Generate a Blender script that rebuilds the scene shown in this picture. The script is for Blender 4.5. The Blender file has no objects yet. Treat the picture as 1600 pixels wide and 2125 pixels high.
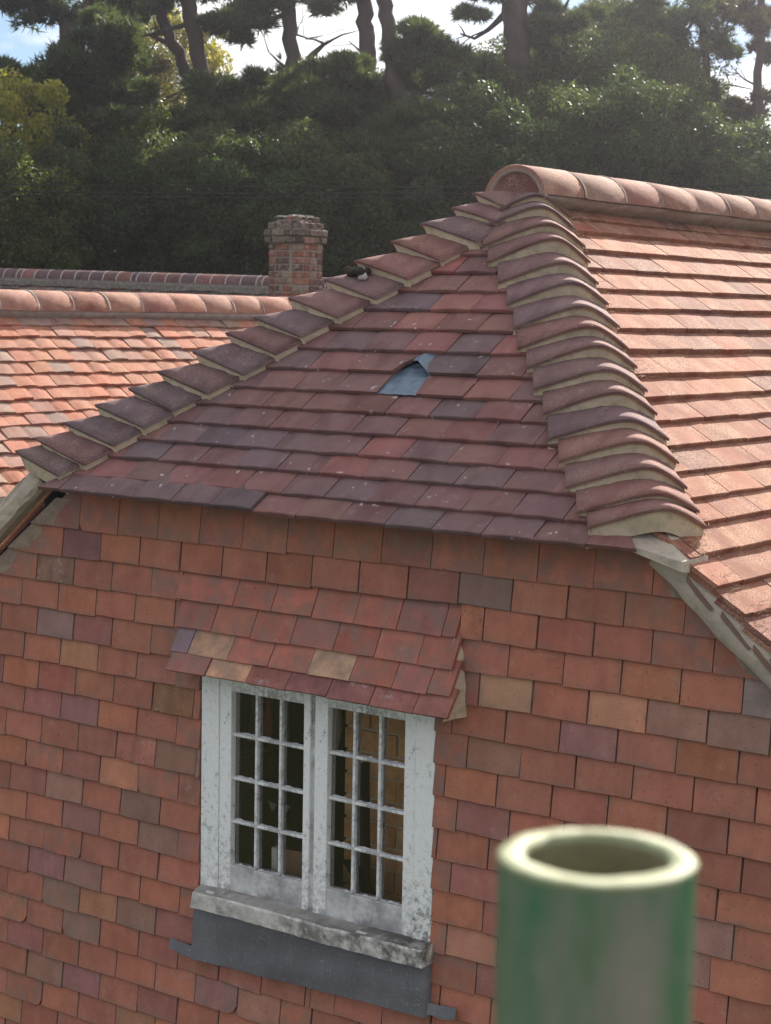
import bpy, bmesh, math, random
import numpy as np
from mathutils import Vector, Matrix

random.seed(11)
rng = np.random.default_rng(11)
SC = bpy.context.scene
COL = SC.collection

# ------------------------------------------------------------------ camera
F_PX = 3800.0
FWD = Vector((-0.58958, 0.80071, -0.10616)).normalized()
RGT = Vector((0.80401, 0.59436, 0.01774))
RGT = (RGT - FWD * RGT.dot(FWD)).normalized()
UP = RGT.cross(FWD)
CAM = Vector((0.0, -3.979, 0.8501))
cam_d = bpy.data.cameras.new("camera")
cam_o = bpy.data.objects.new("camera", cam_d)
COL.objects.link(cam_o)
cam_o.matrix_world = Matrix(((RGT.x, UP.x, -FWD.x, CAM.x), (RGT.y, UP.y, -FWD.y, CAM.y), (RGT.z, UP.z, -FWD.z, CAM.z), (0, 0, 0, 1)))
cam_d.sensor_fit = 'HORIZONTAL'
cam_d.sensor_width = 36.0
cam_d.lens = F_PX / 1600.0 * 36.0
cam_d.clip_start = 0.05
cam_d.clip_end = 4000.0
cam_d.dof.use_dof = True
cam_d.dof.focus_distance = 4.6
cam_d.dof.aperture_fstop = 25.0
SC.camera = cam_o

# ------------------------------------------------------------------ sun, sky, exposure
SUN_AZ, SUN_EL = math.radians(-13.0), math.radians(30.0)      # azimuth from +Y towards +X
SDIR = Vector((math.sin(SUN_AZ) * math.cos(SUN_EL), math.cos(SUN_AZ) * math.cos(SUN_EL), math.sin(SUN_EL)))
w = bpy.data.worlds.new("World"); SC.world = w; w.use_nodes = True
nt = w.node_tree; nt.nodes.clear()
out = nt.nodes.new("ShaderNodeOutputWorld")
bg = nt.nodes.new("ShaderNodeBackground")
sky = nt.nodes.new("ShaderNodeTexSky"); sky.sky_type = 'NISHITA'; sky.sun_disc = False
sky.sun_elevation = SUN_EL
sky.sun_rotation = SUN_AZ
sky.air_density = 0.8; sky.dust_density = 0.0; sky.ozone_density = 2.0
tc = nt.nodes.new("ShaderNodeTexCoord")
mp = nt.nodes.new("ShaderNodeMapping"); mp.inputs['Scale'].default_value = (1.0, 1.0, 1.9); mp.inputs['Location'].default_value = (0.35, 0.2, 0.0)
nz = nt.nodes.new("ShaderNodeTexNoise"); nz.inputs['Scale'].default_value = 5.5; nz.inputs['Detail'].default_value = 8.0; nz.inputs['Roughness'].default_value = 0.55
cr = nt.nodes.new("ShaderNodeValToRGB"); cr.color_ramp.elements[0].position = 0.455; cr.color_ramp.elements[1].position = 0.545
mx = nt.nodes.new("ShaderNodeMix"); mx.data_type = 'RGBA'
nz2 = nt.nodes.new("ShaderNodeTexNoise"); nz2.inputs['Scale'].default_value = 9.0; nz2.inputs['Detail'].default_value = 6.0
cr2 = nt.nodes.new("ShaderNodeValToRGB"); cr2.color_ramp.elements[0].position = 0.35; cr2.color_ramp.elements[1].position = 0.62
cr2.color_ramp.elements[0].color = (.62, .63, .66, 1); cr2.color_ramp.elements[1].color = (1, .985, .97, 1)
sc2 = nt.nodes.new("ShaderNodeMix"); sc2.data_type = 'RGBA'; sc2.blend_type = 'MULTIPLY'; sc2.inputs['Factor'].default_value = 1.0; sc2.inputs['B'].default_value = (15.0, 15.0, 15.0, 1)
nt.links.new(mp.outputs[0], nz2.inputs['Vector']); nt.links.new(nz2.outputs['Fac'], cr2.inputs[0]); nt.links.new(cr2.outputs[0], sc2.inputs['A']); nt.links.new(sc2.outputs['Result'], mx.inputs['B'])
nt.links.new(tc.outputs['Generated'], mp.inputs['Vector']); nt.links.new(mp.outputs[0], nz.inputs['Vector'])
nt.links.new(nz.outputs['Fac'], cr.inputs[0]); nt.links.new(cr.outputs[0], mx.inputs['Factor'])
nt.links.new(sky.outputs[0], mx.inputs['A']); nt.links.new(mx.outputs['Result'], bg.inputs[0])
bg.inputs[1].default_value = 0.05
nt.links.new(bg.outputs[0], out.inputs[0])
sun_d = bpy.data.lights.new("sun", 'SUN'); sun_d.energy = 5.0; sun_d.angle = math.radians(0.5); sun_d.color = (1.0, 0.92, 0.80)
sun_o = bpy.data.objects.new("sun", sun_d); COL.objects.link(sun_o)
sun_o.rotation_euler = SDIR.to_track_quat('Z', 'Y').to_euler()
sun_o.location = (0, 20, 30)
SC.view_settings.view_transform = 'Standard'
try: SC.view_settings.look = 'None'
except Exception: pass
SC.view_settings.gamma = 1.0
SC.view_settings.use_curve_mapping = False
SC.view_settings.exposure = 1.22
SC.cycles.max_bounces = 6; SC.cycles.diffuse_bounces = 3; SC.cycles.glossy_bounces = 3; SC.cycles.transmission_bounces = 4; SC.cycles.transparent_max_bounces = 8
SC.cycles.caustics_reflective = False; SC.cycles.caustics_refractive = False
try:
    SC.cycles.use_denoising = True
    SC.cycles.denoiser = 'OPENIMAGEDENOISE'
except Exception: pass

# ------------------------------------------------------------------ helpers
def ray(px, py):
    return FWD + RGT * ((px - 800.0) / F_PX) - UP * ((py - 1062.5) / F_PX)
def at(px, py, depth):
    return CAM + ray(px, py) * depth
def on_y(px, py, y):
    d = ray(px, py); return CAM + d * ((y - CAM.y) / d.y)
def project(p):
    v = Vector(p) - CAM; z = v.dot(FWD)
    return (800 + F_PX * v.dot(RGT) / z, 1062.5 - F_PX * v.dot(UP) / z, z)
def lin(r, g, b, k=1.0):
    f = lambda c: ((c / 255.0 + 0.055) / 1.055) ** 2.4 if c > 10 else c / 255.0 / 12.92
    return (min(f(r) * k, .9), min(f(g) * k, .9), min(f(b) * k, .9), 1.0)

WLOC = {}
def _link(o, parent, loc):
    COL.objects.link(o)
    WLOC[o.name] = Vector(loc)
    if parent is not None:
        o.parent = parent
        o.location = Vector(loc) - WLOC[parent.name]
    else:
        o.location = loc
def tag(o, label=None, cat=None, group=None, kind=None):
    if label: o['label'] = label
    if cat: o['category'] = cat
    if group: o['group'] = group
    if kind: o['kind'] = kind
    return o
def thing(name, loc, label, cat, group=None):
    o = bpy.data.objects.new(name, None); o.empty_display_size = 0.2
    _link(o, None, loc)
    return tag(o, label, cat, group)

class MB:
    """collects shapes in world coordinates"""
    def __init__(s): s.v = []; s.f = []
    def add(s, vs, fs):
        b = len(s.v); s.v += [tuple(p) for p in vs]; s.f += [tuple(i + b for i in f) for f in fs]; return s
    def box(s, lo, hi):
        x0, y0, z0 = lo; x1, y1, z1 = hi
        return s.add([(x0,y0,z0),(x1,y0,z0),(x1,y1,z0),(x0,y1,z0),(x0,y0,z1),(x1,y0,z1),(x1,y1,z1),(x0,y1,z1)],
                     [(0,3,2,1),(4,5,6,7),(0,1,5,4),(1,2,6,5),(2,3,7,6),(3,0,4,7)])
    def frame_box(s, o, ax, ay, az, lo, hi):
        c = []
        for z in (lo[2], hi[2]):
            for (x, y) in ((lo[0],lo[1]),(hi[0],lo[1]),(hi[0],hi[1]),(lo[0],hi[1])):
                c.append(o + ax*x + ay*y + az*z)
        return s.add(c, [(0,3,2,1),(4,5,6,7),(0,1,5,4),(1,2,6,5),(2,3,7,6),(3,0,4,7)])
    def prism(s, poly_lo, poly_hi):
        n = len(poly_lo)
        fs = [tuple(range(n))[::-1], tuple(range(n, 2*n))] + [(i, (i+1) % n, n + (i+1) % n, n + i) for i in range(n)]
        return s.add(list(poly_lo) + list(poly_hi), fs)
    def grid(s, P):
        r = len(P); c = len(P[0]); vs = [p for row in P for p in row]
        return s.add(vs, [(i*c+j, i*c+j+1, (i+1)*c+j+1, (i+1)*c+j) for i in range(r-1) for j in range(c-1)])
    def tube(s, pts, rad, seg=8, jit=0.0, caps=True):
        pts = [Vector(p) for p in pts]; rings = []
        ref = Vector((0.31, 0.2, 0.93))
        for i, p in enumerate(pts):
            t = (pts[min(i+1, len(pts)-1)] - pts[max(i-1, 0)]).normalized()
            a = t.cross(ref)
            if a.length < 0.2: a = t.cross(Vector((1, 0, 0)))
            a.normalize(); b = t.cross(a)
            r = rad[i] if hasattr(rad, '__len__') else rad
            rings.append([p + (a*math.cos(2*math.pi*k/seg) + b*math.sin(2*math.pi*k/seg)) * r * (1 + (random.random()-.5)*jit) for k in range(seg)])
        base = len(s.v)
        for rg in rings: s.v += [tuple(q) for q in rg]
        for i in range(len(rings)-1):
            for k in range(seg):
                s.f.append((base+i*seg+k, base+i*seg+(k+1) % seg, base+(i+1)*seg+(k+1) % seg, base+(i+1)*seg+k))
        if caps:
            s.f.append(tuple(base+k for k in range(seg))[::-1]); s.f.append(tuple(base+(len(rings)-1)*seg+k for k in range(seg)))
        return s
    def build(s, name, mat, parent=None, smooth=False, origin=None, bevel=0.0):
        V = np.array(s.v, float)
        if origin is None:
            lo = V.min(0); hi = V.max(0); origin = ((lo[0]+hi[0])/2, (lo[1]+hi[1])/2, lo[2])
        V = V - np.array(origin)
        me = bpy.data.meshes.new(name)
        me.from_pydata(V.tolist(), [], s.f)
        me.materials.append(mat)
        if bevel > 0:
            bm = bmesh.new(); bm.from_mesh(me)
            bmesh.ops.bevel(bm, geom=bm.edges[:], offset=bevel, segments=1, affect='EDGES')
            bm.to_mesh(me); bm.free()
        if smooth:
            me.polygons.foreach_set('use_smooth', [True]*len(me.polygons))
        me.update()
        o = bpy.data.objects.new(name, me)
        _link(o, parent, origin)
        return o

def place_mesh(name, me, parent, loc, rot):
    o = bpy.data.objects.new(name, me)
    _link(o, parent, loc)
    o.rotation_euler = rot
    return o

# ------------------------------------------------------------------ materials
class NT:
    def __init__(s, name):
        s.m = bpy.data.materials.new(name); s.m.use_nodes = True
        s.t = s.m.node_tree; s.t.nodes.clear()
        s.out = s.n("ShaderNodeOutputMaterial")
    def n(s, t, **kw):
        n = s.t.nodes.new(t)
        for k, v in kw.items(): setattr(n, k, v)
        return n
    def L(s, a, b): s.t.links.new(a, b)
    def coords(s, offset=True, kind='Object'):
        tc = s.n("ShaderNodeTexCoord")
        if not offset: return tc.outputs[kind]
        oi = s.n("ShaderNodeObjectInfo"); va = s.n("ShaderNodeVectorMath", operation='MULTIPLY_ADD')
        cmb = s.n("ShaderNodeCombineXYZ")
        mul = s.n("ShaderNodeMath", operation='MULTIPLY'); mul.inputs[1].default_value = 37.0
        s.L(oi.outputs['Random'], mul.inputs[0])
        for i in range(3): s.L(mul.outputs[0], cmb.inputs[i])
        ad = s.n("ShaderNodeVectorMath", operation='ADD')
        s.L(tc.outputs[kind], ad.inputs[0]); s.L(cmb.outputs[0], ad.inputs[1])
        return ad.outputs[0]
    def noise(s, vec, scale, detail=4, rough=0.55, stretch=None):
        if stretch:
            mp = s.n("ShaderNodeMapping"); mp.inputs['Scale'].default_value = stretch; s.L(vec, mp.inputs[0]); vec = mp.outputs[0]
        n = s.n("ShaderNodeTexNoise"); n.inputs['Scale'].default_value = scale; n.inputs['Detail'].default_value = detail; n.inputs['Roughness'].default_value = rough
        s.L(vec, n.inputs['Vector']); return n.outputs['Fac']
    def ramp(s, fac, p0, p1, c0=(0,0,0,1), c1=(1,1,1,1)):
        r = s.n("ShaderNodeValToRGB"); r.color_ramp.elements[0].position = p0; r.color_ramp.elements[1].position = p1
        r.color_ramp.elements[0].color = c0; r.color_ramp.elements[1].color = c1
        s.L(fac, r.inputs[0]); return r.outputs[0]
    def mix(s, fac, a, b, mode='MIX'):
        m = s.n("ShaderNodeMix", data_type='RGBA', blend_type=mode)
        for k, v in (('Factor', fac), ('A', a), ('B', b)):
            if isinstance(v, (int, float, tuple)): m.inputs[k].default_value = v
            else: s.L(v, m.inputs[k])
        return m.outputs['Result']
    def math(s, op, a, b):
        m = s.n("ShaderNodeMath", operation=op)
        for i, v in enumerate((a, b)):
            if isinstance(v, (int, float)): m.inputs[i].default_value = v
            else: s.L(v, m.inputs[i])
        return m.outputs[0]
    def finish(s, col, rough=0.85, bump=None, bump_d=0.002, spec=0.3, metallic=0.0, bump_s=0.6):
        p = s.n("ShaderNodeBsdfPrincipled")
        if isinstance(col, tuple): p.inputs['Base Color'].default_value = col
        else: s.L(col, p.inputs['Base Color'])
        if isinstance(rough, float): p.inputs['Roughness'].default_value = rough
        else: s.L(rough, p.inputs['Roughness'])
        p.inputs['Specular IOR Level'].default_value = spec
        p.inputs['Metallic'].default_value = metallic
        if bump is not None:
            b = s.n("ShaderNodeBump"); b.inputs['Distance'].default_value = bump_d; b.inputs['Strength'].default_value = bump_s
            s.L(bump, b.inputs['Height']); s.L(b.outputs[0], p.inputs['Normal'])
        s.L(p.outputs[0], s.out.inputs[0])
        return s.m

def mat_tile(name, blotch=0.35, speck=0.0, lichen=0.0, streak=0.0, pits=0.5, rough=0.85, spec=0.25, bump_d=0.0015, edge=0.0, patch=0.0, spots=0.0):
    m = NT(name); v = m.coords()
    oi = m.n("ShaderNodeObjectInfo"); c = oi.outputs['Color']
    big = m.noise(v, 14, 5); c = m.mix(m.math('MULTIPLY', m.ramp(big, .35, .7), blotch), c, m.mix(1.0, c, (.52, .5, .55, 1), 'MULTIPLY'))
    med = m.noise(v, 45, 4, .6); c = m.mix(m.math('MULTIPLY', m.ramp(med, .4, .75), .28), c, m.mix(1.0, c, (1.35, 1.3, 1.25, 1), 'MULTIPLY'))
    if patch:
        pt = m.noise(v, 9, 2, .5, (1.3, .5, 1)); c = m.mix(m.math('MULTIPLY', m.ramp(pt, .5, .62), patch), c, m.mix(1.0, c, (.62, .46, .5, 1), 'MULTIPLY'))
        pt2 = m.noise(v, 7, 2, .5, (.6, 1.3, 1)); c = m.mix(m.math('MULTIPLY', m.ramp(pt2, .52, .66), patch), c, m.mix(1.0, c, (1.08, .92, .84, 1), 'MULTIPLY'))
    if streak:
        st = m.noise(v, 10, 4, .6, (3.0, .5, 1)); c = m.mix(m.math('MULTIPLY', m.ramp(st, .45, .7), streak), c, (.05, .045, .04, 1))
    if speck:
        sq = m.ramp(m.noise(v, 11, 3, .55), .38, .62); sp = m.noise(v, 210, 2, .75); c = m.mix(m.math('MULTIPLY', m.math('MULTIPLY', m.ramp(sp, .46, .60), sq), speck), c, m.mix(.7, c, (.62, .43, .31, 1)))
        sp2 = m.noise(v, 190, 2, .75); c = m.mix(m.math('MULTIPLY', m.ramp(sp2, .54, .66), speck*.7), c, m.mix(1.0, c, (.5, .45, .5, 1), 'MULTIPLY'))
    if pits:
        pn = m.noise(v, 190, 2, .5); c = m.mix(m.math('MULTIPLY', m.ramp(pn, .66, .72), pits), c, (.05, .035, .03, 1))
    if lichen:
        a = m.noise(v, 16, 3); b = m.noise(v, 70, 3, .65)
        k = m.math('MULTIPLY', m.ramp(a, .57, .70), m.ramp(b, .45, .65))
        c = m.mix(m.math('MULTIPLY', k, lichen), c, (.42, .36, .34, 1))
    if spots:
        s1 = m.noise(v, 42, 1, .4); s2 = m.noise(v, 150, 2, .6)
        c = m.mix(m.math('MULTIPLY', m.math('MULTIPLY', m.ramp(s1, .735, .77), m.ramp(s2, .3, .55)), spots), c, (.55, .50, .47, 1))
    if edge:
        tco = m.n("ShaderNodeTexCoord"); sp_ = m.n("ShaderNodeSeparateXYZ"); m.L(tco.outputs['Object'], sp_.inputs[0])
        ax = m.math('ABSOLUTE', sp_.outputs['X'], 0.0)
        ed = m.math('MAXIMUM', m.ramp(ax, .066, .084), m.ramp(sp_.outputs['Y'], .002, .018, (1,1,1,1), (0,0,0,1)))
        k = m.math('MULTIPLY', m.math('MULTIPLY', ed, m.ramp(m.noise(v, 18, 4, .6), .42, .62)), edge)
        c = m.mix(k, c, m.mix(.6, c, (.20, .165, .14, 1)))
    h = m.math('ADD', m.noise(v, 160, 4, .65), m.math('MULTIPLY', m.noise(v, 22, 3), 1.2))
    return m.finish(c, rough, h, bump_d, spec)

M = {}
M['hung'] = mat_tile('clay_hanging_tile', blotch=.38, lichen=.3, pits=.75, streak=.10, patch=.16, edge=.9)
M['mottled'] = mat_tile('mottled_clay_tile', blotch=.8, lichen=.9, pits=1, streak=.3)
M['hip'] = mat_tile('dark_clay_roof_tile', blotch=.4, lichen=.25, spots=.8, edge=.0, pits=.5, patch=.45, rough=.78)
M['sand'] = mat_tile('sanded_roof_tile', blotch=.25, speck=.9, pits=.3, patch=.55, rough=.9, bump_d=.0009)
M['old'] = mat_tile('old_clay_roof_tile', blotch=.3, speck=.6, pits=.5, lichen=.25, patch=.3, rough=.9, bump_d=.0012)
M['ridge'] = mat_tile('ridge_clay', blotch=.5, speck=.7, pits=.5, lichen=.35, patch=.4, rough=.9, bump_d=.002)
M['bonnet'] = mat_tile('bonnet_clay', blotch=.4, speck=.35, pits=.5, lichen=.35, patch=.35, rough=.88, spec=.12)

def mat_mortar(name, c1, c2, scale=12, dark=.35):
    m = NT(name); v = m.coords()
    c = m.mix(m.ramp(m.noise(v, scale, 6, .6), .3, .7), c1, c2)
    c = m.mix(m.math('MULTIPLY', m.ramp(m.noise(v, 30, 5, .7), .5, .75), dark), c, (.06, .055, .045, 1))
    return m.finish(c, .92, m.noise(v, 90, 6, .7), .005, .2)
M['mortar'] = mat_mortar('bedding_mortar', (.74,.60,.45,1), (.56,.45,.33,1), 14, .4)
M['verge'] = mat_mortar('verge_mortar', (.62,.52,.42,1), (.45,.375,.30,1), 9, .4)
M['ridge_mortar'] = mat_mortar('ridge_mortar', (.42,.33,.28,1), (.28,.21,.185,1), 16, .3)
M['pointing'] = mat_mortar('pointing_mortar', (.5,.46,.42,1), (.4,.36,.33,1), 16, .2)
M['chim_mortar'] = mat_mortar('old_chimney_mortar', (.38,.31,.25,1), (.24,.19,.155,1), 24, .5)
M['grey_bed'] = mat_mortar('grey_bedding', (.36,.33,.31,1), (.26,.235,.22,1), 16, .3)
M['soot'] = mat_mortar('sooty_mortar', (.24,.205,.175,1), (.11,.095,.085,1), 26, .7)
M['fillet'] = mat_mortar('wall_fillet_mortar', (.37,.27,.20,1), (.25,.185,.14,1), 20, .4)

def mat_paint(name, base, under, amt=.5, scale=22, gloss=.55, zw=0.0):
    m = NT(name); v = m.coords(False)
    a = m.noise(v, scale, 8, .72); b = m.noise(v, 4, 4); d = m.noise(v, 130, 3, .6)
    if zw:
        sx = m.n("ShaderNodeSeparateXYZ"); m.L(v, sx.inputs[0])
        lo_ = m.ramp(sx.outputs['Z'], 0.0, .30, (1,1,1,1), (0,0,0,1)); a = m.math('ADD', a, m.math('MULTIPLY', lo_, zw))
    k = m.math('MULTIPLY', m.ramp(a, .60 - .28*amt, .72 - .2*amt), m.ramp(b, .28, .62))
    c = m.mix(k, base, m.mix(m.ramp(d, .35, .7), under, m.mix(.5, under, (.05,.05,.05,1))))
    c = m.mix(m.math('MULTIPLY', m.ramp(m.noise(v, 260, 2), .62, .7), .5), c, (.1, .1, .1, 1))
    return m.finish(c, gloss, m.math('SUBTRACT', d, k), .0012, .3)
M['paint'] = mat_paint('flaking_white_paint', (.88,.87,.84,1), (.34,.33,.31,1), .20, 48, .55, .12)
M['bar_paint'] = mat_paint('worn_white_bar_paint', (.84,.83,.81,1), (.26,.25,.24,1), .55, 40)
M['rail'] = mat_paint('bare_weathered_rail', (.70,.69,.68,1), (.19,.18,.175,1), .85, 14)
M['sill'] = mat_paint('lichened_sill', (.70,.66,.60,1), (.20,.185,.17,1), .75, 22, .85)
M['sill_top'] = mat_paint('dirty_sill_top', (.50,.47,.43,1), (.10,.092,.088,1), 1.1, 14, .9)

def mat_lead():
    m = NT('lead_sheet'); v = m.coords(False)
    c = m.mix(m.ramp(m.noise(v, 7, 5), .3, .7), lin(84,82,86,1.45), lin(102,101,105,1.45))
    c = m.mix(m.math('MULTIPLY', m.ramp(m.noise(v, 30, 5, .7, (4, 1, .5)), .55, .75), .28), c, lin(150,152,156,1.2))
    c = m.mix(m.math('MULTIPLY', m.ramp(m.noise(v, 170, 2), .66, .7), .7), c, (.45,.44,.42,1))
    return m.finish(c, .55, m.noise(v, 20, 4), .003, .4, .35)
M['lead'] = mat_lead()
def mat_sheet():
    m = NT('underlay_sheet'); v = m.coords(False)
    c = m.mix(m.ramp(m.noise(v, 30, 6, .65), .5, .72), lin(80,97,111,1.2), lin(98,114,126,1.2))
    return m.finish(c, .38, m.noise(v, 40, 5), .004, .5)
M['sheet'] = mat_sheet()
def mat_simple(name, c1, c2, scale=10, rough=.9, spec=.2, stretch=None):
    m = NT(name); v = m.coords(False)
    h = m.noise(v, scale, 6, .6, stretch)
    return m.finish(m.mix(m.ramp(h, .3, .7), c1, c2), rough, h, .003, spec)
M['deck'] = mat_simple('dark_felt', (.012,.012,.013,1), (.02,.02,.02,1))
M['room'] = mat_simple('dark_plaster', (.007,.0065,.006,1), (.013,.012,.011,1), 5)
M['wood'] = mat_simple('raw_timber', (.35,.25,.15,1), (.24,.16,.09,1), 8, .8, .2, (1, 1, 12))
M['ply'] = mat_simple('red_brown_board', (.30,.17,.12,1), (.20,.11,.08,1), 30, .8, .2)
M['cloth'] = mat_simple('white_cloth', (.7,.7,.66,1), (.55,.54,.5,1), 20)
M['red'] = mat_simple('faded_red_plastic', (.45,.10,.08,1), (.38,.08,.06,1), 20, .4)
M['grass'] = mat_simple('rough_grass', (.035,.045,.018,1), (.06,.055,.025,1), .6)
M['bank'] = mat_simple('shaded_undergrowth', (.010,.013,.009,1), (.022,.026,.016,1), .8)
M['render'] = mat_simple('pale_render', (.4,.37,.33,1), (.32,.3,.27,1), 3)
M['bark'] = mat_simple('pine_bark', (.050,.039,.034,1), (.095,.070,.058,1), 5, .95, .1, (1, 1, .25))
M['bark_dark'] = mat_simple('oak_bark', (.045,.04,.035,1), (.08,.07,.06,1), 6, .95, .1, (1, 1, .3))
M['cable'] = mat_simple('black_cable', (.02,.02,.02,1), (.03,.03,.03,1))
M['moss'] = mat_simple('dark_moss', (.035,.03,.022,1), (.07,.055,.045,1), 60)
M['dropping'] = mat_simple('white_dropping', (.6,.56,.52,1), (.4,.37,.34,1), 60)
M['straw'] = mat_simple('dry_straw', (.5,.4,.27,1), (.4,.3,.2,1), 60)
def mat_brick(name, lich=.5):
    m = NT(name); v = m.coords(); oi = m.n("ShaderNodeObjectInfo"); c = oi.outputs['Color']
    c = m.mix(m.math('MULTIPLY', m.ramp(m.noise(v, 30, 5, .65), .4, .7), .5), c, m.mix(1.0, c, (.5,.45,.45,1), 'MULTIPLY'))
    k = m.math('MULTIPLY', m.ramp(m.noise(v, 22, 5, .7), .5, .6), lich)
    c = m.mix(k, c, (.34,.28,.235,1))
    c = m.mix(m.math('MULTIPLY', m.ramp(m.noise(v, 50, 4, .7), .58, .66), lich), c, (.03,.027,.027,1))
    return m.finish(c, .95, m.noise(v, 70, 5, .7), .005, .15)
M['brick'] = mat_brick('old_chimney_brick', .75)
M['tanbrick'] = mat_brick('tan_brick', .2)
def mat_glass():
    m = NT('old_window_glass'); v = m.coords(False)
    tr = m.n("ShaderNodeBsdfTransparent"); tr.inputs[0].default_value = (.97, .97, .96, 1)
    gl = m.n("ShaderNodeBsdfGlossy"); gl.inputs['Roughness'].default_value = .06; gl.inputs[0].default_value = (.9,.9,.9,1)
    fr = m.n("ShaderNodeFresnel"); fr.inputs[0].default_value = 1.35
    b = m.n("ShaderNodeBump"); b.inputs['Distance'].default_value = .002; b.inputs['Strength'].default_value = .25
    m.L(m.noise(v, 9, 2), b.inputs['Height']); m.L(b.outputs[0], gl.inputs['Normal'])
    sh = m.n("ShaderNodeMixShader"); m.L(fr.outputs[0], sh.inputs[0]); m.L(tr.outputs[0], sh.inputs[1]); m.L(gl.outputs[0], sh.inputs[2])
    m.L(sh.outputs[0], m.out.inputs[0]); return m.m
M['glass'] = mat_glass()
def mat_pole():
    m = NT('worn_green_pole_paint'); v = m.coords(False)
    k = m.ramp(m.noise(v, 26, 6, .65, (1, 1, .35)), .42, .62)
    c = m.mix(k, (.034,.175,.072,1), (.12,.18,.10,1))
    c = m.mix(m.ramp(m.noise(v, 18, 6, .7, (1, 1, .25)), .52, .68), c, (.26,.235,.19,1))
    return m.finish(c, .5, m.noise(v, 90, 4), .0006, .45)
M['pole'] = mat_pole()
M['pole_in'] = mat_simple('grimy_tube_inside', (.17,.16,.09,1), (.25,.23,.14,1), 60, .7)
M['pole_rim'] = mat_simple('bright_cut_steel_rim', (.21,.24,.12,1), (.30,.32,.18,1), 120, .6, .4)

def mat_leaf(name, c1, c2, c3=None, trans=.35, rough=.45, gl=.35):
    m = NT(name)
    g = m.n("ShaderNodeNewGeometry"); r = m.n("ShaderNodeValToRGB")
    r.color_ramp.elements[0].color = c1; r.color_ramp.elements[1].color = c2
    if c3:
        e = r.color_ramp.elements.new(.88); e.color = c2; r.color_ramp.elements[2].color = c3
    m.L(g.outputs['Random Per Island'], r.inputs[0])
    oi = m.n("ShaderNodeObjectInfo")
    c = m.mix(1.0, r.outputs[0], oi.outputs['Color'], 'MULTIPLY')
    p = m.n("ShaderNodeBsdfPrincipled"); p.inputs['Roughness'].default_value = rough; p.inputs['Specular IOR Level'].default_value = gl
    m.L(c, p.inputs['Base Color'])
    t = m.n("ShaderNodeBsdfTranslucent"); m.L(m.mix(1.0, c, (1.6, 1.7, .7, 1), 'MULTIPLY'), t.inputs[0])
    s = m.n("ShaderNodeMixShader"); s.inputs[0].default_value = trans
    m.L(p.outputs[0], s.inputs[1]); m.L(t.outputs[0], s.inputs[2]); m.L(s.outputs[0], m.out.inputs[0])
    return m.m
M['leaf'] = mat_leaf('evergreen_leaf', (.036,.050,.026,1), (.085,.108,.050,1), (.15,.16,.07,1), trans=.45, rough=.5, gl=.15)
M['leaf_y'] = mat_leaf('yellowing_leaf', (.16,.17,.035,1), (.34,.30,.06,1), (.42,.30,.08,1), .55)
M['leaf_o'] = mat_leaf('autumn_leaf', (.06,.07,.03,1), (.12,.10,.04,1), (.20,.10,.04,1), .45)
M['needle'] = mat_leaf('pine_needle', (.036,.054,.032,1), (.078,.100,.050,1), (.16,.17,.07,1), .35, .5, .15)
M['needle_b'] = mat_leaf('dry_pine_needle', (.05,.045,.032,1), (.09,.07,.05,1), (.13,.09,.06,1), .25, .5)

# ------------------------------------------------------------------ ground and bank
TH = 0.6844; ST, CT, TT = math.sin(TH), math.cos(TH), math.tan(TH)
GZ = -4.6
g = MB(); n = 40
P = [[(-600 + 1200*j/n, -600 + 1500*i/n, GZ) for j in range(n+1)] for i in range(n+1)]
tag(g.grid(P).build('ground', M['grass'], origin=(0, 0, GZ)), 'flat rough ground around the tiled houses', kind='structure')
# wooded bank rising behind the buildings
f2 = Vector((FWD.x, FWD.y, 0)).normalized(); r2 = Vector((RGT.x, RGT.y, 0)).normalized()
g = MB(); rows = []
for i in range(26):
    d = 26 + i * 3.0; row = []
    for j in range(41):
        s = (j - 20) * 2.4
        z = GZ - .05 + 6.9 / (1 + math.exp(-(d - 37) / 3.2)) + .5 * math.sin(s * .7 + i) * min(1, i / 4)
        p = CAM + f2 * d + r2 * s; row.append((p.x, p.y, z))
    rows.append(row)
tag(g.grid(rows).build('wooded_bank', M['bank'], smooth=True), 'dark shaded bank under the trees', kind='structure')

# ------------------------------------------------------------------ tile meshes
def tile_mesh(name, mat, width, length, thick, camber=0.0, seed=0, jag=.0012, bow=0.0):
    """local x along the course, y up the slope (0 = tail), z outward; z = 0 on the tail's upper edge"""
    r = random.Random(seed); nu = 4
    us = [-width/2 + width*i/nu for i in range(nu+1)]
    ch = .0022
    vs = []; fs = []
    tail = [r.uniform(-jag, jag) for _ in us]
    sk = r.uniform(-.002, .002)
    hz = lambda u: -camber * (2*u/width)**2
    rowspec = [('tail_low', 0, -thick), ('tail_edge', 0, -ch), ('face', ch, 0), ('mid', length*.45, bow), ('head', length, 0)]
    for nm, y, z in rowspec:
        for i, u in enumerate(us):
            yy = y + (tail[i] + sk*(2*u/width) if y < .01 else 0)
            vs.append((u + r.uniform(-.0006, .0006), yy, z + hz(u)))
    c = nu + 1
    for k in range(4):
        for i in range(nu): fs.append((k*c+i, k*c+i+1, (k+1)*c+i+1, (k+1)*c+i))
    b = len(vs)
    vs += [(us[0], length, -thick + hz(us[0])), (us[-1], length, -thick + hz(us[-1]))]
    fs.append((0, c, 2*c, 3*c, 4*c, b)); fs.append((4*c-1+c, 4*c-1, 3*c-1, 2*c-1, c-1, b+1))
    fs.append((0, b, b+1, c-1))
    me = bpy.data.meshes.new(name); me.from_pydata(vs, [], fs); me.materials.append(mat); me.update()
    return me

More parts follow.
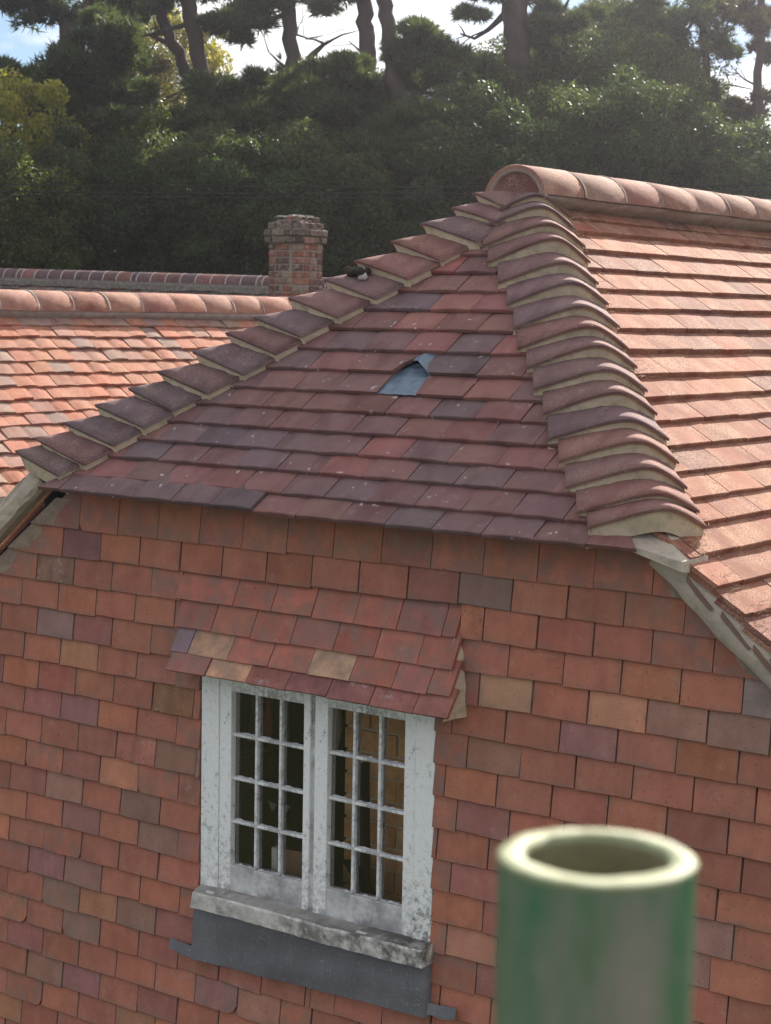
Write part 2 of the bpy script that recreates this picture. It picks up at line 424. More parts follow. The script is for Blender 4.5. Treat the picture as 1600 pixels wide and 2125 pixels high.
class Plane:
    def __init__(s, O, U, V, tilt):
        s.O = Vector(O); s.U = Vector(U).normalized(); s.V = Vector(V).normalized(); s.N = s.U.cross(s.V)
        s.tilt = tilt
    def pt(s, u, v, n=0): return s.O + s.U*u + s.V*v + s.N*n
    def uv(s, p): d = Vector(p) - s.O; return d.dot(s.U), d.dot(s.V)
    def hit(s, px, py):
        d = ray(px, py); t = (s.O - CAM).dot(s.N) / d.dot(s.N); return s.uv(CAM + d*t)
    def rot(s, rz=0, rx=0, ry=0):
        B = Matrix((s.U, s.V, s.N)).transposed()
        return (B @ Matrix.Rotation(rz, 3, 'Z') @ Matrix.Rotation(-(s.tilt + rx), 3, 'X') @ Matrix.Rotation(ry, 3, 'Y')).to_euler()

def put_tile(name, me, parent, pl, u, v, n=0, color=(.3,.1,.07,1), jr=.006, jt=.012, jn=.0012, r=random):
    o = place_mesh(name, me, parent, pl.pt(u, v, n + r.uniform(-jn, jn)), pl.rot(r.gauss(0, jr), r.gauss(0, jt), r.gauss(0, jr*.8)))
    o.color = color
    return o

def clip_poly(poly, halfplanes):
    """poly of (u,v); keep a*u+b*v <= c"""
    for a, b, c in halfplanes:
        outp = []
        for i in range(len(poly)):
            p, q = poly[i], poly[(i+1) % len(poly)]
            fp, fq = a*p[0]+b*p[1]-c, a*q[0]+b*q[1]-c
            if fp <= 0: outp.append(p)
            if (fp < 0 < fq) or (fq < 0 < fp):
                t = fp/(fp-fq); outp.append((p[0]+(q[0]-p[0])*t, p[1]+(q[1]-p[1])*t))
        poly = outp
        if len(poly) < 3: return None
    return poly
def put_cut_tile(name, mat, parent, pl, poly, v0, n0, thick, color):
    """a tile cut to an outline: poly in plane (u,v), tilted about v = v0"""
    tl = math.tan(pl.tilt)
    hi = [pl.pt(u, v, n0 - (v - v0)*tl) for u, v in poly]
    lo = [pl.pt(u, v, n0 - (v - v0)*tl - thick) for u, v in poly]
    o = MB().prism(lo, hi).build(name, mat, parent); o.color = color; return o

def pick(pal, r=random):
    t = r.random() * sum(p[0] for p in pal)
    for wgt, c in pal:
        t -= wgt
        if t <= 0: break
    j = r.gauss(1, .07)
    return (min(.9, c[0]*j*r.gauss(1, .03)), min(.9, c[1]*j), min(.9, c[2]*j*r.gauss(1, .03)), 1)

# ================================================================== THE NEAR HOUSE
XR, ZR = -3.1769, 1.2659           # ridge line
ZS = ZR + TT*XR                    # main slope: Z = ZS - TT*X
YE, ZE = -0.12, 0.31               # hip eave line
YV = -0.055                        # verge plane
ROOT = thing('tile_hung_house', (-3.18, 2.0, GZ), 'tile-hung house with half-hipped clay tile roof and white casement window', 'house')

def spart(name, mb, mat, smooth=False, bevel=0.0, parent=None):
    return mb.build(name, mat, parent or ROOT, smooth, bevel=bevel)

# --- gable wall core with the window opening
WX0, WX1, WZ0, WZ1 = -3.60, -2.755, -0.87, -0.19
def slopez(x): return ZS - TT*x if x > XR else ZR - TT*(XR - x)
core = MB()
yb0, yb1 = 0.030, 0.16
def slab(x0, x1, z0, ztop0, ztop1):
    core.prism([Vector((x0,yb1,z0)), Vector((x1,yb1,z0)), Vector((x1,yb1,ztop1)), Vector((x0,yb1,ztop0))],
               [Vector((x0,yb0,z0)), Vector((x1,yb0,z0)), Vector((x1,yb0,ztop1)), Vector((x0,yb0,ztop0))])
cut = .10; XL, XRR = -5.35, -1.0
tz = lambda x: min(slopez(x) - cut, .33)
xk0 = XR - (ZR - cut - .33)/TT; xk1 = XR + (ZR - cut - .33)/TT
slab(XL, xk0, GZ, tz(XL), .33)
slab(xk0, WX0 - .006, GZ, .33, .33)
slab(WX0 - .006, WX1 + .004, GZ, WZ0 - .01, WZ0 - .01)
slab(WX0 - .006, WX1 + .004, WZ1 + .02, .33, .33)
slab(WX1 + .004, xk1, GZ, .33, .33)
slab(xk1, XRR, GZ, .33, tz(XRR))
WALL = spart('gable_wall', core, M['deck'])

# --- hanging tiles
GW = 0.0874; TW = 0.1665
HANG = [tile_mesh('hanging_tile', M['hung'], TW - .0026, .135, .0105, camber=.0012, seed=i, jag=.0011) for i in range(8)]
HANG_M = [tile_mesh('hanging_tile', M['mottled'], TW - .0026, .135, .0105, camber=.0012, seed=20+i, jag=.0016) for i in range(3)]
HPAL = [(46, lin(124,79,64,2.25)), (20, lin(120,77,64,2.25)), (10, lin(128,82,64,2.25)), (6, lin(115,75,67,2.2)), (1, lin(107,78,68,2.2)), (1, lin(130,88,69,2.2))]
wallp = Plane((0, 0, 0), (1, 0, 0), (0, 0, 1), math.radians(6.6))     # N = U x V = -Y
# tiles whose colour stands out: photograph position -> colour
SPECIAL = [((135,1125),(84,58,64)),((110,1185),(98,80,70),1),((112,1297),(102,88,90)),((150,1357),(140,103,78)),((165,1465),(108,78,82)),((398,1465),(108,84,60),1),
 ((258,1545),(134,88,80),1),((333,1560),(98,80,70)),((380,1635),(118,84,72),1),((127,1632),(118,96,88)),((268,1655),(92,78,72)),((155,1702),(104,74,76)),((295,1732),(98,82,74)),
 ((95,1790),(106,76,80)),((160,1808),(104,82,80)),((125,1862),(104,84,74)),((195,1885),(128,94,72)),((265,1910),(96,80,72)),((158,1922),(102,84,78)),((175,2030),(108,78,82)),((95,2010),(104,82,72)),
 ((28,2105),(120,88,66)),((285,2110),(118,90,70)),((1000,1228),(88,77,75)),((1055,1440),(138,112,90)),((1258,1475),(152,110,88)),((1368,1490),(116,92,84)),((1545,1435),(108,108,114)),((1572,1525),(108,90,84)),
 ((1192,1527),(110,80,84)),((1028,1578),(110,84,74)),((935,1955),(142,104,88)),((1465,1985),(112,90,86)),((1020,1692),(106,74,74)),((985,1825),(124,80,78)),((855,1145),(108,72,64)),((972,1315),(136,88,68),1),
 ((975,1435),(114,74,68)),((935,1400),(114,72,68)),((45,1302),(112,72,60)),((545,1995),(108,80,76)),((470,2050),(108,80,82)),((560,2085),(124,92,82)),((225,1560),(112,74,66)),((1150,1330),(122,72,62)),((300,1190),(124,78,66)),((130,1400),(118,70,62)),((320,1200),(128,84,74))]
SPW = [(on_y(s[0][0], s[0][1], 0), s[1], len(s) > 2) for s in SPECIAL]
ROWX = {  # measured joints along some courses (photograph x at the course's lower edge, y)
}
def row_start(k, right):
    rr = random.Random(100 + k + (50 if right else 0)); return rr
def measured_x(px, py): return on_y(px, py, 0).x
JL = {1: (43,1258), 2: (74,1320), 3: (47,1366), 4: (77.6,1428), 5: (48,1472), 6: (83,1538), 7: (52,1587), 8: (92,1651.5), 9: (52,1698), 10: (90,1764), 11: (56,1816), 12: (86,1875), 13: (53.5,1917), 14: (86,1981), 15: (53,2022), 16: (84,2088), 0: (74,1208), -1: (97,1147), -2: (128,1092)}
JR = {-2: (1001,1192), -1: (948.8,1252), 0: (1000,1328), 1: (1052,1404), 2: (1101,1486), 3: (1045,1534), 4: (1076,1618), 5: (1028,1663), 6: (1053,1735), 7: (1010,1790), 8: (1040,1860), 9: (1000,1915), 10: (1030,1995), 11: (985,2050), 12: (1015,2125)}
smooth = lambda t: max(0, min(1, t))**2 * (3 - 2*max(0, min(1, t)))
wall_left_lim = lambda z: XR - (ZR - .168 - z)/TT
wall_right_lim = lambda z: XR + (ZR - .118 - z)/TT
hang_count = 0; margin = []
CANX0, CANX1 = -3.70, -2.70
def hung_tile(xc, z, wdt, k, force_color=None):
    """one hanging tile centred at xc with its tail at z"""
    global hang_count
    x0, x1 = xc - wdt/2, xc + wdt/2
    px, py, _ = project((xc, 0, z + .04))
    col, mott = None, False
    for p, c, mo in SPW:
        if abs(p.x - xc) < wdt/2 and z - .005 < p.z < z + GW*.98: col, mott = lin(c[0]*.64 + 44, c[1]*.62 + 30, c[2]*.60 + 25, 2.25), mo
    if col is None: col = pick(HPAL)
    top = z + .135
    ll, rl = wall_left_lim(z), wall_right_lim(z)
    tl_, tr_ = wall_left_lim(top), wall_right_lim(top)
    if x1 < ll + .01 or x0 > rl - .01: return
    seen = -60 < px < 1660 and -60 < py < 2200
    full = x0 > tl_ and x1 < tr_ and abs(wdt - TW) < .012 and top < .31
    chip = seen and full and random.random() < .07
    if chip:
        full = False; sz = random.uniform(.012, .03); sd_ = random.random() < .5
    if full:
        me = random.choice(HANG_M if mott else HANG)
        if seen:
            o = put_tile('hanging_tile', me, WALL, wallp, xc, z, 0, col, jr=.007, jt=.007, jn=.0012); o.scale = (wdt/TW*random.uniform(.976, 1.0), 1, 1)
            hang_count += 1
        else:
            margin.append((xc, z, wdt, col))
        return
    sl = (rl - tr_)/.135
    poly = [(x0+.0013, z), (x1-.0013, z), (x1-.0013, min(top, .315)), (x0+.0013, min(top, .315))]
    if chip:
        poly = [(x0+.0013, z + (sz if sd_ else 0))] + ([(x0+sz*.5, z+sz*.25), (x0+sz*1.1, z)] if sd_ else []) + ([(x1-.0013, z)] if sd_ else [(x1-sz*1.1, z), (x1-sz*.45, z+sz*.3), (x1-.0013, z+sz)]) + poly[2:]
    poly = clip_poly(poly, [(1, 1/TT, rl + z/TT), (-1, 1/TT, -ll + z/TT)])
    if poly is None: return
    if seen or (-500 < px < 2400 and -60 < py < 2600):
        put_cut_tile('hanging_tile', M['mottled' if mott else 'hung'], WALL, wallp, poly, z, random.uniform(-.001, .001), .0105, col); hang_count += 1
for k in range(-2, 21):
    zl = -GW*k; zr_ = zl + .0067
    zz = lambda x: zl + .0067*smooth((x + 3.75)/1.05)
    xa = measured_x(*JL[k]) if k in JL else -4.3 + (k % 2)*TW/2
    xb = measured_x(*JR[k]) if k in JR else -2.5 + (k % 2)*TW/2
    def run(lo, hi, anchor, cut_lo=None, cut_hi=None):
        rr = random.Random(k*7 + int(anchor*10))
        i0 = math.floor((lo - anchor)/TW)
        x = anchor + i0*TW
        while x < hi - .004:
            a, b = x, x + TW
            if cut_lo is not None and a < cut_lo: a = cut_lo
            if cut_hi is not None and b > cut_hi: b = cut_hi
            if b - a > .006:
                hung_tile((a+b)/2, zz((a+b)/2) + rr.gauss(0, .0016), b - a, k)
            x += TW
    win = -0.93 < zl < -0.17
    can = -0.30 < zl + .02 < .10
    if k <= -1:
        run(-4.9, -1.3, xa if k == -99 else xb)
        continue
    lo_cut = (WX0 - .004) if zl < -0.20 else CANX0 + .02
    hi_cut = (WX1 - .002) if zl < -0.20 else CANX1 + .02
    if zl + .085 < -0.99: # below the flashing: the course runs on under it
        run(-4.95, -3.17, xa, None, -3.17); run(-3.17, -1.2, xb, -3.17, None)
    else:
        run(-4.95, lo_cut, xa, None, lo_cut)
        run(hi_cut, -1.2, xb, hi_cut, None)
# tiles outside the picture: one mass
if margin:
    mm = MB()
    for xc, z, wdt, col in margin:
        t_ = math.tan(wallp.tilt)
        mm.prism([Vector((xc-wdt/2+.0013, .0105, z)), Vector((xc+wdt/2-.0013, .0105, z)), Vector((xc+wdt/2-.0013, .0105+.0156, z+.135)), Vector((xc-wdt/2+.0013, .0105+.0156, z+.135))],
                 [Vector((xc-wdt/2+.0013, 0, z)), Vector((xc+wdt/2-.0013, 0, z)), Vector((xc+wdt/2-.0013, .0156, z+.135)), Vector((xc-wdt/2+.0013, .0156, z+.135))])
    o = mm.build('outer_hanging_tile', M['hung'], WALL); o.color = lin(126,77,62,2.3); o['kind'] = 'stuff'

# --- tiled hood over the window (courses tilted outwards)
hood = MB()
HOODR = [(.010, -.018), (-.071, -.045), (-.139, -.075), (-.188, -.102)]     # z, y of each tail
hl = [(-3.690, -.018), (-3.668, -.045), (-3.655, -.075), (-3.648, -.102)]
hr = [-2.682, -2.672, -2.660, -2.648]
hood.prism([Vector((-3.66, .03, -.205)), Vector((-2.70, .03, -.205)), Vector((-2.70, .03, .06)), Vector((-3.66, .03, .06))],
           [Vector((-3.66, -.072, -.192)), Vector((-2.672, -.072, -.192)), Vector((-2.70, .005, .02)), Vector((-3.67, .005, .02))])
HOOD = spart('window_hood', hood, M['fillet'])
cc = {1: [], }
HOODC = {(2, 0): lin(104,86,92,2.2), (2, 1): lin(136,106,86,2.2), (2, 4): lin(142,114,92,2.2), (3, 0): lin(116,77,70,2.2), (3, 1): lin(152,114,92,2.2), (3, 2): lin(120,77,68,2.2), (3, 3): lin(113,74,69,2.2), (3, 4): lin(110,73,68,2.2), (3, 5): lin(116,75,68,2.2), (3, 6): lin(118,77,69,2.2)}
HOODJ = [[(80,215),(375,255),(570,292),(775,320),(990,350),(1210,375),(1440,405),(1512,412)],
         [(75,370),(262,390),(462,420),(665,447),(885,480),(1095,513),(1315,548),(1497,578)],
         [(55,500),(142,515),(345,540),(550,567),(755,597),(970,628),(1187,670),(1483,718)],
         [(35,600),(232,624),(438,655),(640,685),(850,718),(1070,748),(1293,783),(1470,815)]]
for r_, (z, y) in enumerate(HOODR):
    zu, yu = (z + .095, y + .030) if r_ == 0 else (HOODR[r_-1][0], HOODR[r_-1][1])
    js = [on_y(330 + a/2.4615, 1150 + b/2.4615, y).x for a, b in HOODJ[r_]]
    if r_ == 2: js.insert(7, (js[6] + js[7])/2 + .02)
    dz, dy = zu - z, yu - y; ln = math.hypot(dz, dy)
    V = Vector((0, dy/ln, dz/ln)); Un = Vector((1, 0, 0)); Nn = Un.cross(V)
    pl = Plane((0, y, z), Un, V, math.radians(8.0))
    for i in range(len(js) - 1):
        a, b = js[i] + .0014, js[i+1] - .0014
        j = random.uniform(-.002, .002)
        n0 = random.uniform(-.001, .001)
        ex = .0
        poly = [(a, j), ((a+b)/2, j + random.uniform(-.0015, .0015)), (b, j + random.uniform(-.002, .002)), (b - .0, ln + .03), (a - .0, ln + .03)]
        col = HOODC.get((r_, i)) or pick([(1, lin(127,78,66,2.3)), (1, lin(121,74,63,2.3)), (.5, lin(115,75,68,2.2))])
        if r_ == 3 and i == 0: n0 += .004
        put_cut_tile('hood_tile', M['mottled' if r_ == 3 and i > 1 else 'hung'], HOOD, pl, poly, 0, n0, .011, col)
# ragged mortar cheek on the hood's right side
ch = MB(); rows = []
for i in range(13):
    t = i/12; z = .03 - t*.235; yf = -.012 - t*.088 + .012
    x = -2.690 + t*.03 + random.uniform(-.004, .004)
    rows.append([(x + .004, .01, z), (x + .007 + random.uniform(-.003, .004), .006, z), (x + .004 + random.uniform(-.004, .004), (yf+.01)/2, z + random.uniform(-.004, .004)), (x - .004, yf, z)])
ch.grid(rows)
spart('hood_mortar', ch, M['mortar'])

# --- main slope (right of the ridge): deck and tiles
GR = .0948
mainp = Plane((XR, 0, ZR), (0, 1, 0), (-CT, 0, ST), math.radians(8.6))   # u = Y, v = up-slope (0 at ridge)
deck = MB()
dn = -.034
def deckpoly(pts, nrm, th=.06):
    lo = [Vector(p) + nrm*(dn - th) for p in pts]; hi = [Vector(p) + nrm*dn for p in pts]
    deck.prism(lo, hi)
hipX = lambda z: (ZS - z)/TT          # right hip/verge x at height z on main slope
xe = -.95
yap = (ZR - ZE)/TT + YE
ZD = ZE + .10; YD = YE + .10/TT
deckpoly([(XR, yap, ZR), (hipX(ZD), YD + .04, ZD), (hipX(ZE), .03, ZE), (xe, .03, ZS - TT*xe), (xe, 9, ZS - TT*xe), (XR, 9, ZR)], Vector((ST, 0, CT)))
MAIN = spart('main_roof', deck, M['deck'])
deck = MB(); xm = 2*XR - xe
deckpoly([(XR, yap, ZR), (XR, 9, ZR), (xm - .0, 9, ZS - TT*xe), (xm, .03, ZS - TT*xe), (2*XR - hipX(ZE), .03, ZE), (2*XR - hipX(ZD), YD + .04, ZD)], Vector((-ST, 0, CT)))
spart('rear_roof', deck, M['old']).color = (.2, .09, .07, 1)
deck = MB(); deckpoly([(hipX(ZD) - .05, YD, ZD), (XR, yap, ZR), (2*XR - hipX(ZD) + .05, YD, ZD)], Vector((0, -ST, CT)), .02)
HIP = spart('hip_end', deck, M['deck'])

SW = .2141
SAND = [tile_mesh('roof_tile', M['sand'], SW - .003, .19, .0175, camber=.0008, seed=40+i, jag=.0006) for i in range(8)]
SPAL = [(30, (.37,.165,.105,1)), (20, (.34,.15,.10,1)), (12, (.28,.13,.10,1)), (8, (.38,.195,.12,1)), (4, (.26,.135,.105,1))]
SPAL = [(q_, (c_[0]*.83, c_[1]*.74, c_[2]*.72, 1)) for q_, c_ in SPAL]
CZ = [1.181, 1.138, 1.073, 1.012, .949, .888, .826, .767, .704, .645, .584, .524, .465, .406, .352, .291]
n_main = 0
rm_ = random.Random(5)
rest = MB(); n_rest = 0
rowv = [-(1.2659 - z)/ST for z in CZ]
k = 17
while True:
    v = rowv[15] - GR*(k - 16)
    if mainp.pt(0, v).x > xe: break
    rowv.append(v); k += 1
JS = {7: 1.0, }
for k, v in enumerate(rowv, 1):
    z = ZR + v*ST
    y0 = ((z - ZE)/TT + YE + .08) if z > ZE + .015 else YV
    off = (k % 2)*SW/2 + rm_.uniform(-.03, .03)
    u = off + math.floor((y0 - off)/SW)*SW
    while u < 4.6:
        a, b = max(u, y0), u + SW; u += SW
        if b - a < .03: continue
        pxy = project(mainp.pt(a, v)); col = pick(SPAL, rm_)
        vis = pxy[0] < 1640 and pxy[1] < 1500
        if b - a > SW - .001:
            if vis:
                put_tile('roof_tile', rm_.choice(SAND), MAIN, mainp, (a+b)/2, v + .0028*math.sin(a*2.1 + k*1.7), .0022*math.sin(a*1.6 + k*.9), col, jr=.003, jt=.006, jn=.0008, r=rm_); n_main += 1
            else:
                t_ = math.tan(mainp.tilt)
                pts = [(a+.0015, v), (b-.0015, v), (b-.0015, v+.19), (a+.0015, v+.19)]
                rest.prism([mainp.pt(q[0], q[1], -(q[1]-v)*t_ - .0125) for q in pts], [mainp.pt(q[0], q[1], -(q[1]-v)*t_) for q in pts]); n_rest += 1
        else:
            sl = 1.0/TT*ST
            poly = [(a, v), (b-.0015, v), (b-.0015, v+.17), (a, v+.17)]
            if z > ZE: poly = clip_poly(poly, [(-1, ST/TT, -(y0 - .0) + v*ST/TT)])
            if poly: put_cut_tile('roof_tile', M['sand'], MAIN, mainp, poly, v, 0, .0125, col); n_main += 1
if n_rest:
    o = rest.build('outer_roof_tile', M['sand'], MAIN); o.color = (.37,.21,.16,1); o['kind'] = 'stuff'

# --- hip face tiles
hipp = Plane((XR, yap, ZR), (1, 0, 0), (0, CT, ST), math.radians(8.6))
GH = .0907; HW = .1525
HIPT = [tile_mesh('hip_tile', M['hip'], HW - .0028, .165, .0115, camber=.0022, seed=60+i, jag=.0014, bow=.0012) for i in range(8)]
DPAL = [(30, lin(96,69,65,1.95)), (22, lin(91,68,66,1.95)), (12, lin(85,69,69,1.95)), (16, lin(100,70,65,1.95)), (6, lin(105,71,65,1.95)), (4, lin(80,68,69,1.95))]
HROW = [-.1575, -.079, .0125, .095, .183, .271, .3545, .450, .547, .647, .742, .832, .926, 1.015, 1.111, 1.185]
HJ = [-3.302, -3.098, -3.174, -3.087, -3.162, -3.096, -3.176, -3.183, -3.186, -3.286, -3.204, -3.153, -3.212, -3.09, -3.258, -3.19]
rh_ = random.Random(9)
HSPEC = {}
for (px, py), c in [((735,955),(112,66,62)),((1040,618),(118,68,66)),((935,545),(128,66,60)),((790,925),(116,66,62)),((630,925),(76,62,66)),((880,918),(78,62,66)),((715,918),(84,64,66)),((530,785),(76,60,66)),((590,745),(72,60,66)),
                    ((985,515),(96,66,66)),((1000,550),(84,64,66)),((460,860),(74,60,66)),((250,930),(100,62,62)),((260,965),(108,64,62)),((350,985),(104,64,62)),((690,985),(106,64,62)),((610,940),(84,64,66)),((640,1000),(80,62,66)),((1085,1090),(78,62,66)),((940,1075),(80,62,66)),((860,700),(112,66,62)),((720,700),(72,60,66)),((710,745),(104,64,62)),((1010,850),(104,64,62)),((870,1035),(90,62,64)),((160,1005),(74,60,68)),((255,1005),(74,60,68)),((790,585),(80,62,66)),((1060,945),(106,64,62))]:
    HSPEC[(px, py)] = c
hspec = [(hipp.hit(*p), lin(c[0]*.48+50, c[1]*.35+46, c[2]*.3+47, 2.0)) for p, c in HSPEC.items()]
HP = hipp.hit
P1 = hipp.hit(876, 727); P2 = hipp.hit(782, 811); Q1 = hipp.hit(899, 727); Q2 = hipp.hit(867, 815)
for k, s in enumerate(HROW):
    y = s*CT; v = (y - yap)/CT
    z = ZR + v*ST
    xr_, xl_ = hipX(z) - .0, 2*XR - hipX(z)
    if k == 0: xr_ = -2.095; xl_ = -4.16
    n = 0
    u = (HJ[k] - XR) - HW*12
    while u < 1.4:
        a, b = u, u + HW; u += HW
        a2, b2 = max(a, xl_ - XR + (.03 if k else 0)), min(b, xr_ - XR - (.03 if k else 0))
        if b2 - a2 < .02: continue
        col = pick(DPAL, rh_)
        for (su, sv), c in hspec:
            if a2 < su < b2 and v - .003 < sv < v + GH: col = c
        n0 = .009 if k == 0 and b < HJ[0] - XR + .01 else 0.0
        hole = k in (6, 7)
        vmid = v + .045
        if hole:
            # the two courses broken by the missing tile
            if k == 7: hu0, hu1, hu1t = HP(812, 770)[0], HP(889, 774)[0], HP(899, 727)[0] - .022
            else: hu0, hu1, hu1t = HP(782, 812)[0], HP(865, 815)[0], HP(893, 774)[0] - .012
            if (a2+b2)/2 > hu0 and (a2+b2)/2 < hu1 and b2 < hu1 + .04: continue
            if a2 < hu1 + .03 and b2 > hu1 + .03:
                poly = [(hu1, v), (b2-.0014, v), (b2-.0014, v+.165), (hu1t + (hu1t-hu1)*.8, v+.165), (hu1t, v+.09)]
                put_cut_tile('hip_tile', M['hip'], HIP, hipp, poly, v, .001, .0115, col); continue
            if a2 < hu0 and b2 > hu0 - .14 and b2 < hu1:
                b2 = max(b2, hu0) if b2 > hu0 - .06 else b2
                if b2 >= hu0 - .001:
                    if k == 7:
                        c1, c2, c3 = HP(835, 751), HP(858, 737), HP(882, 725)
                        poly = [(a2+.0014, v), (hu0, v), c1, c2, c3, (c3[0]+.03, v+.165), (a2+.0014, v+.165)]
                    else:
                        c1 = HP(810, 771); poly = [(a2+.0014, v), (hu0, v), c1, (c1[0] + .01, v+.165), (a2+.0014, v+.165)]
                    put_cut_tile('hip_tile', M['hip'], HIP, hipp, poly, v, .001, .0115, col); continue
        cut = a2 > a + .001 or b2 < b - .001
        if not cut:
            put_tile('hip_tile', rh_.choice(HIPT), HIP, hipp, (a+b)/2, v, n0, col, jr=.008, jt=.012, jn=.0012, r=rh_)
        else:
            hi_r, hi_l = xr_ - XR - .02, xl_ - XR + .02
            poly = clip_poly([(a2+.0014, v), (b2-.0014, v), (b2-.0014, v+.16), (a2+.0014, v+.16)], [(1, CT, hi_r + .02 + v*CT), (-1, CT, -hi_l + .02 + v*CT)])
            if poly: put_cut_tile('hip_tile', M['hip'], HIP, hipp, poly, v, n0, .0115, col)
# sheet showing in the hole
sh = MB(); rows = []
v6 = (HROW[6]*CT - yap)/CT; u6a, u6b = HP(770, 812)[0], HP(905, 727)[0]
tl6 = math.tan(hipp.tilt)
for i in range(13):
    row = []
    for j in range(15):
        uu = u6a - .03 + (u6b - u6a + .08)*j/14; vv = v6 + .001 + .185*i/12
        row.append(hipp.pt(uu, vv, -.0062 - (vv - v6)*tl6*1.05 + .0012*math.sin(j*1.7 + i*.6) + .001*math.sin(i*2.3)))
    rows.append(row)
sh.grid(rows)
# folded flap of the sheet curling up under the tile above
FP = [(848,750,-.016), (862,738,-.006), (880,731,-.004), (902,727,-.014), (898,752,-.010), (893,777,-.016), (878,760,-.003), (868,750,.003), (857,748,-.001)]
fv = []
for px, py, n_ in FP:
    u_, v_ = HP(px, py); fv.append(hipp.pt(u_, v_, n_))
sh.add(fv, [(0, 1, 8), (8, 1, 7), (1, 2, 7), (7, 2, 6), (2, 3, 4), (2, 4, 6), (6, 4, 5)])
spart('underlay_sheet', sh, M['sheet'])

# --- bonnet tiles
BZ = [.333, .368, .418, .471, .529, .586, .644, .705, .758, .818, .884, .941, 1.008, 1.062, 1.122, 1.160]
BPAL = [(3, lin(99,76,74,1.85)), (3, lin(93,75,76,1.85)), (2, lin(104,75,71,1.85)), (1, lin(88,74,77,1.85))]
rb_ = random.Random(21)
def bez(L, A, B, R, t): return L*(1-t)**3 + A*(3*t*(1-t)**2) + B*(3*t*t*(1-t)) + R*t**3
def bonnet(i, z, side):
    """side +1: hip on the right; -1: its mirror on the left"""
    mir = lambda p: Vector((2*XR - p.x, p.y, p.z)) if side < 0 else p
    lk = .55 if side > 0 else .78
    def profile(zz, wl, wr, lift, crest, nrm_off=0.0):
        h = Vector((hipX(zz), (zz - ZE)/TT + YE, zz))
        h = h + Vector((skew*.7, -skew*.7, 0))*.3
        L = h + Vector((-wl, 0, skew*.6)) + Vector((0, -ST, CT))*lift*lk
        R = h + Vector((0, wr, 0)) + Vector((ST, 0, CT))*lift*.65
        A = h + Vector((.030, -.020, crest)); B = h + Vector((.020, -.030, crest))
        return [bez(L, A, B, R, t/14) + Vector((.35, -.35, .87))*nrm_off for t in range(15)]
    zoff = .022 if i == 0 else 0
    wl, wr = .226 + rb_.uniform(-.016, .012), .190 + rb_.uniform(-.012, .010)
    skew = rb_.uniform(-.007, .007); z = z + rb_.uniform(-.003, .003)
    if i == 0: wl *= .95
    cl = rb_.uniform(-.007, .006)
    up = min(.116, ZR - .012 - z)
    rid = lambda zz: max(.05, hipX(zz) - XR + .05)
    wl_ = lambda t: min(wl*(1 - .18*t), rid(z + up*t)); wr_ = lambda t: min(wr*(1 - .18*t), max(.06, wr*(1-.18*t)))
    rows = []
    for q in range(6):
        t = q/5
        rows.append(profile(z + up*t, wl_(t), wr_(t), .034*(1-t) - .010*t, .098 + cl - .090*t))
    under = [[p for p in profile(z + up*t, wl_(t), wr_(t), .034*(1-t) - .010*t, .098 + cl - .090*t, -.0095)] for t in (0, .2, .4, .6, .8, 1)]
    mb = MB()
    n = 15
    top = [[mir(p) for p in r] for r in rows]; bot = [[mir(p) for p in r] for r in under]
    fl = side < 0
    def addgrid(g_, rev):
        b0 = len(mb.v); R_ = len(g_)
        for r in g_: mb.v += [tuple(p) for p in r]
        for a in range(R_-1):
            for c in range(n-1):
                f = (b0+a*n+c, b0+a*n+c+1, b0+(a+1)*n+c+1, b0+(a+1)*n+c)
                mb.f.append(f[::-1] if rev else f)
        return b0
    t0 = addgrid(top, fl); b0 = addgrid(bot, not fl)
    for c in range(n-1): 
        f = (b0+c, b0+c+1, t0+c+1, t0+c); mb.f.append(f[::-1] if fl else f)
    for a in range(5):
        f = (t0+a*n, t0+(a+1)*n, b0+(a+1)*n, b0+a*n); mb.f.append(f)
        f = (t0+a*n+n-1, b0+a*n+n-1, b0+(a+1)*n+n-1, t0+(a+1)*n+n-1); mb.f.append(f)
    o = mb.build('bonnet_tile', M['bonnet'], ROOT)
    o.color = pick(BPAL if side > 0 or i > 8 else [(2, lin(84,70,71,1.8)), (1, lin(92,70,68,1.8))], rb_)
    me = o.data
    sm = [True]*len(me.polygons); 
    for q in range(len(me.polygons)):
        if q >= 2*5*(n-1): sm[q] = False
    me.polygons.foreach_set('use_smooth', sm)
    # mortar under the lip: set back 6 mm, running down to the bonnet or tiles below
    e = profile(z + .002, wl_(0)*.985, wr*.985, .027, .096 + cl, -.008)
    hd = Vector((-1/TT*1.0, 1/TT, 1.0)).normalized()*.003
    r0 = [mir(p + hd) for p in e]
    r1 = [mir(p + hd*.6 + Vector((.35, -.35, .87))*(-.026 + rb_.uniform(-.006, .006)) + Vector((rb_.uniform(-.004, .004), rb_.uniform(-.004, .004), rb_.uniform(-.003, .003)))) for p in e]
    r2 = [mir(p - hd*.6 + Vector((.35, -.35, .87))*(-.05 if i else -.06)) for p in e]
    m2 = MB(); m2.grid([r0, r1, r2] if not fl else [r2, r1, r0])
    back = [mir(p + hd*6) for p in e]
    m2.grid([r0, back])
    ins = Vector((.005, 0, 0)); nh = Vector((0, -ST, CT))
    ed = [profile(z + up*t, wl_(t), wr_(t), .034*(1-t) - .010*t, .096 + cl - .090*t, -.009)[0] + ins for t in (0, .2, .4, .6, .8, 1)]
    sd0 = [mir(p) for p in ed]; sd1 = [mir(p - nh*.05 + Vector((rb_.uniform(-.003, .003), 0, 0))) for p in ed]
    m2.grid([sd0, sd1])
    m2.build('bedding_mortar', M['mortar'], o, True)
    return o
for i, z in enumerate(BZ): bonnet(i, z, 1)
for i, z in enumerate(BZ): bonnet(i, z + (.006 if i else .004), -1)

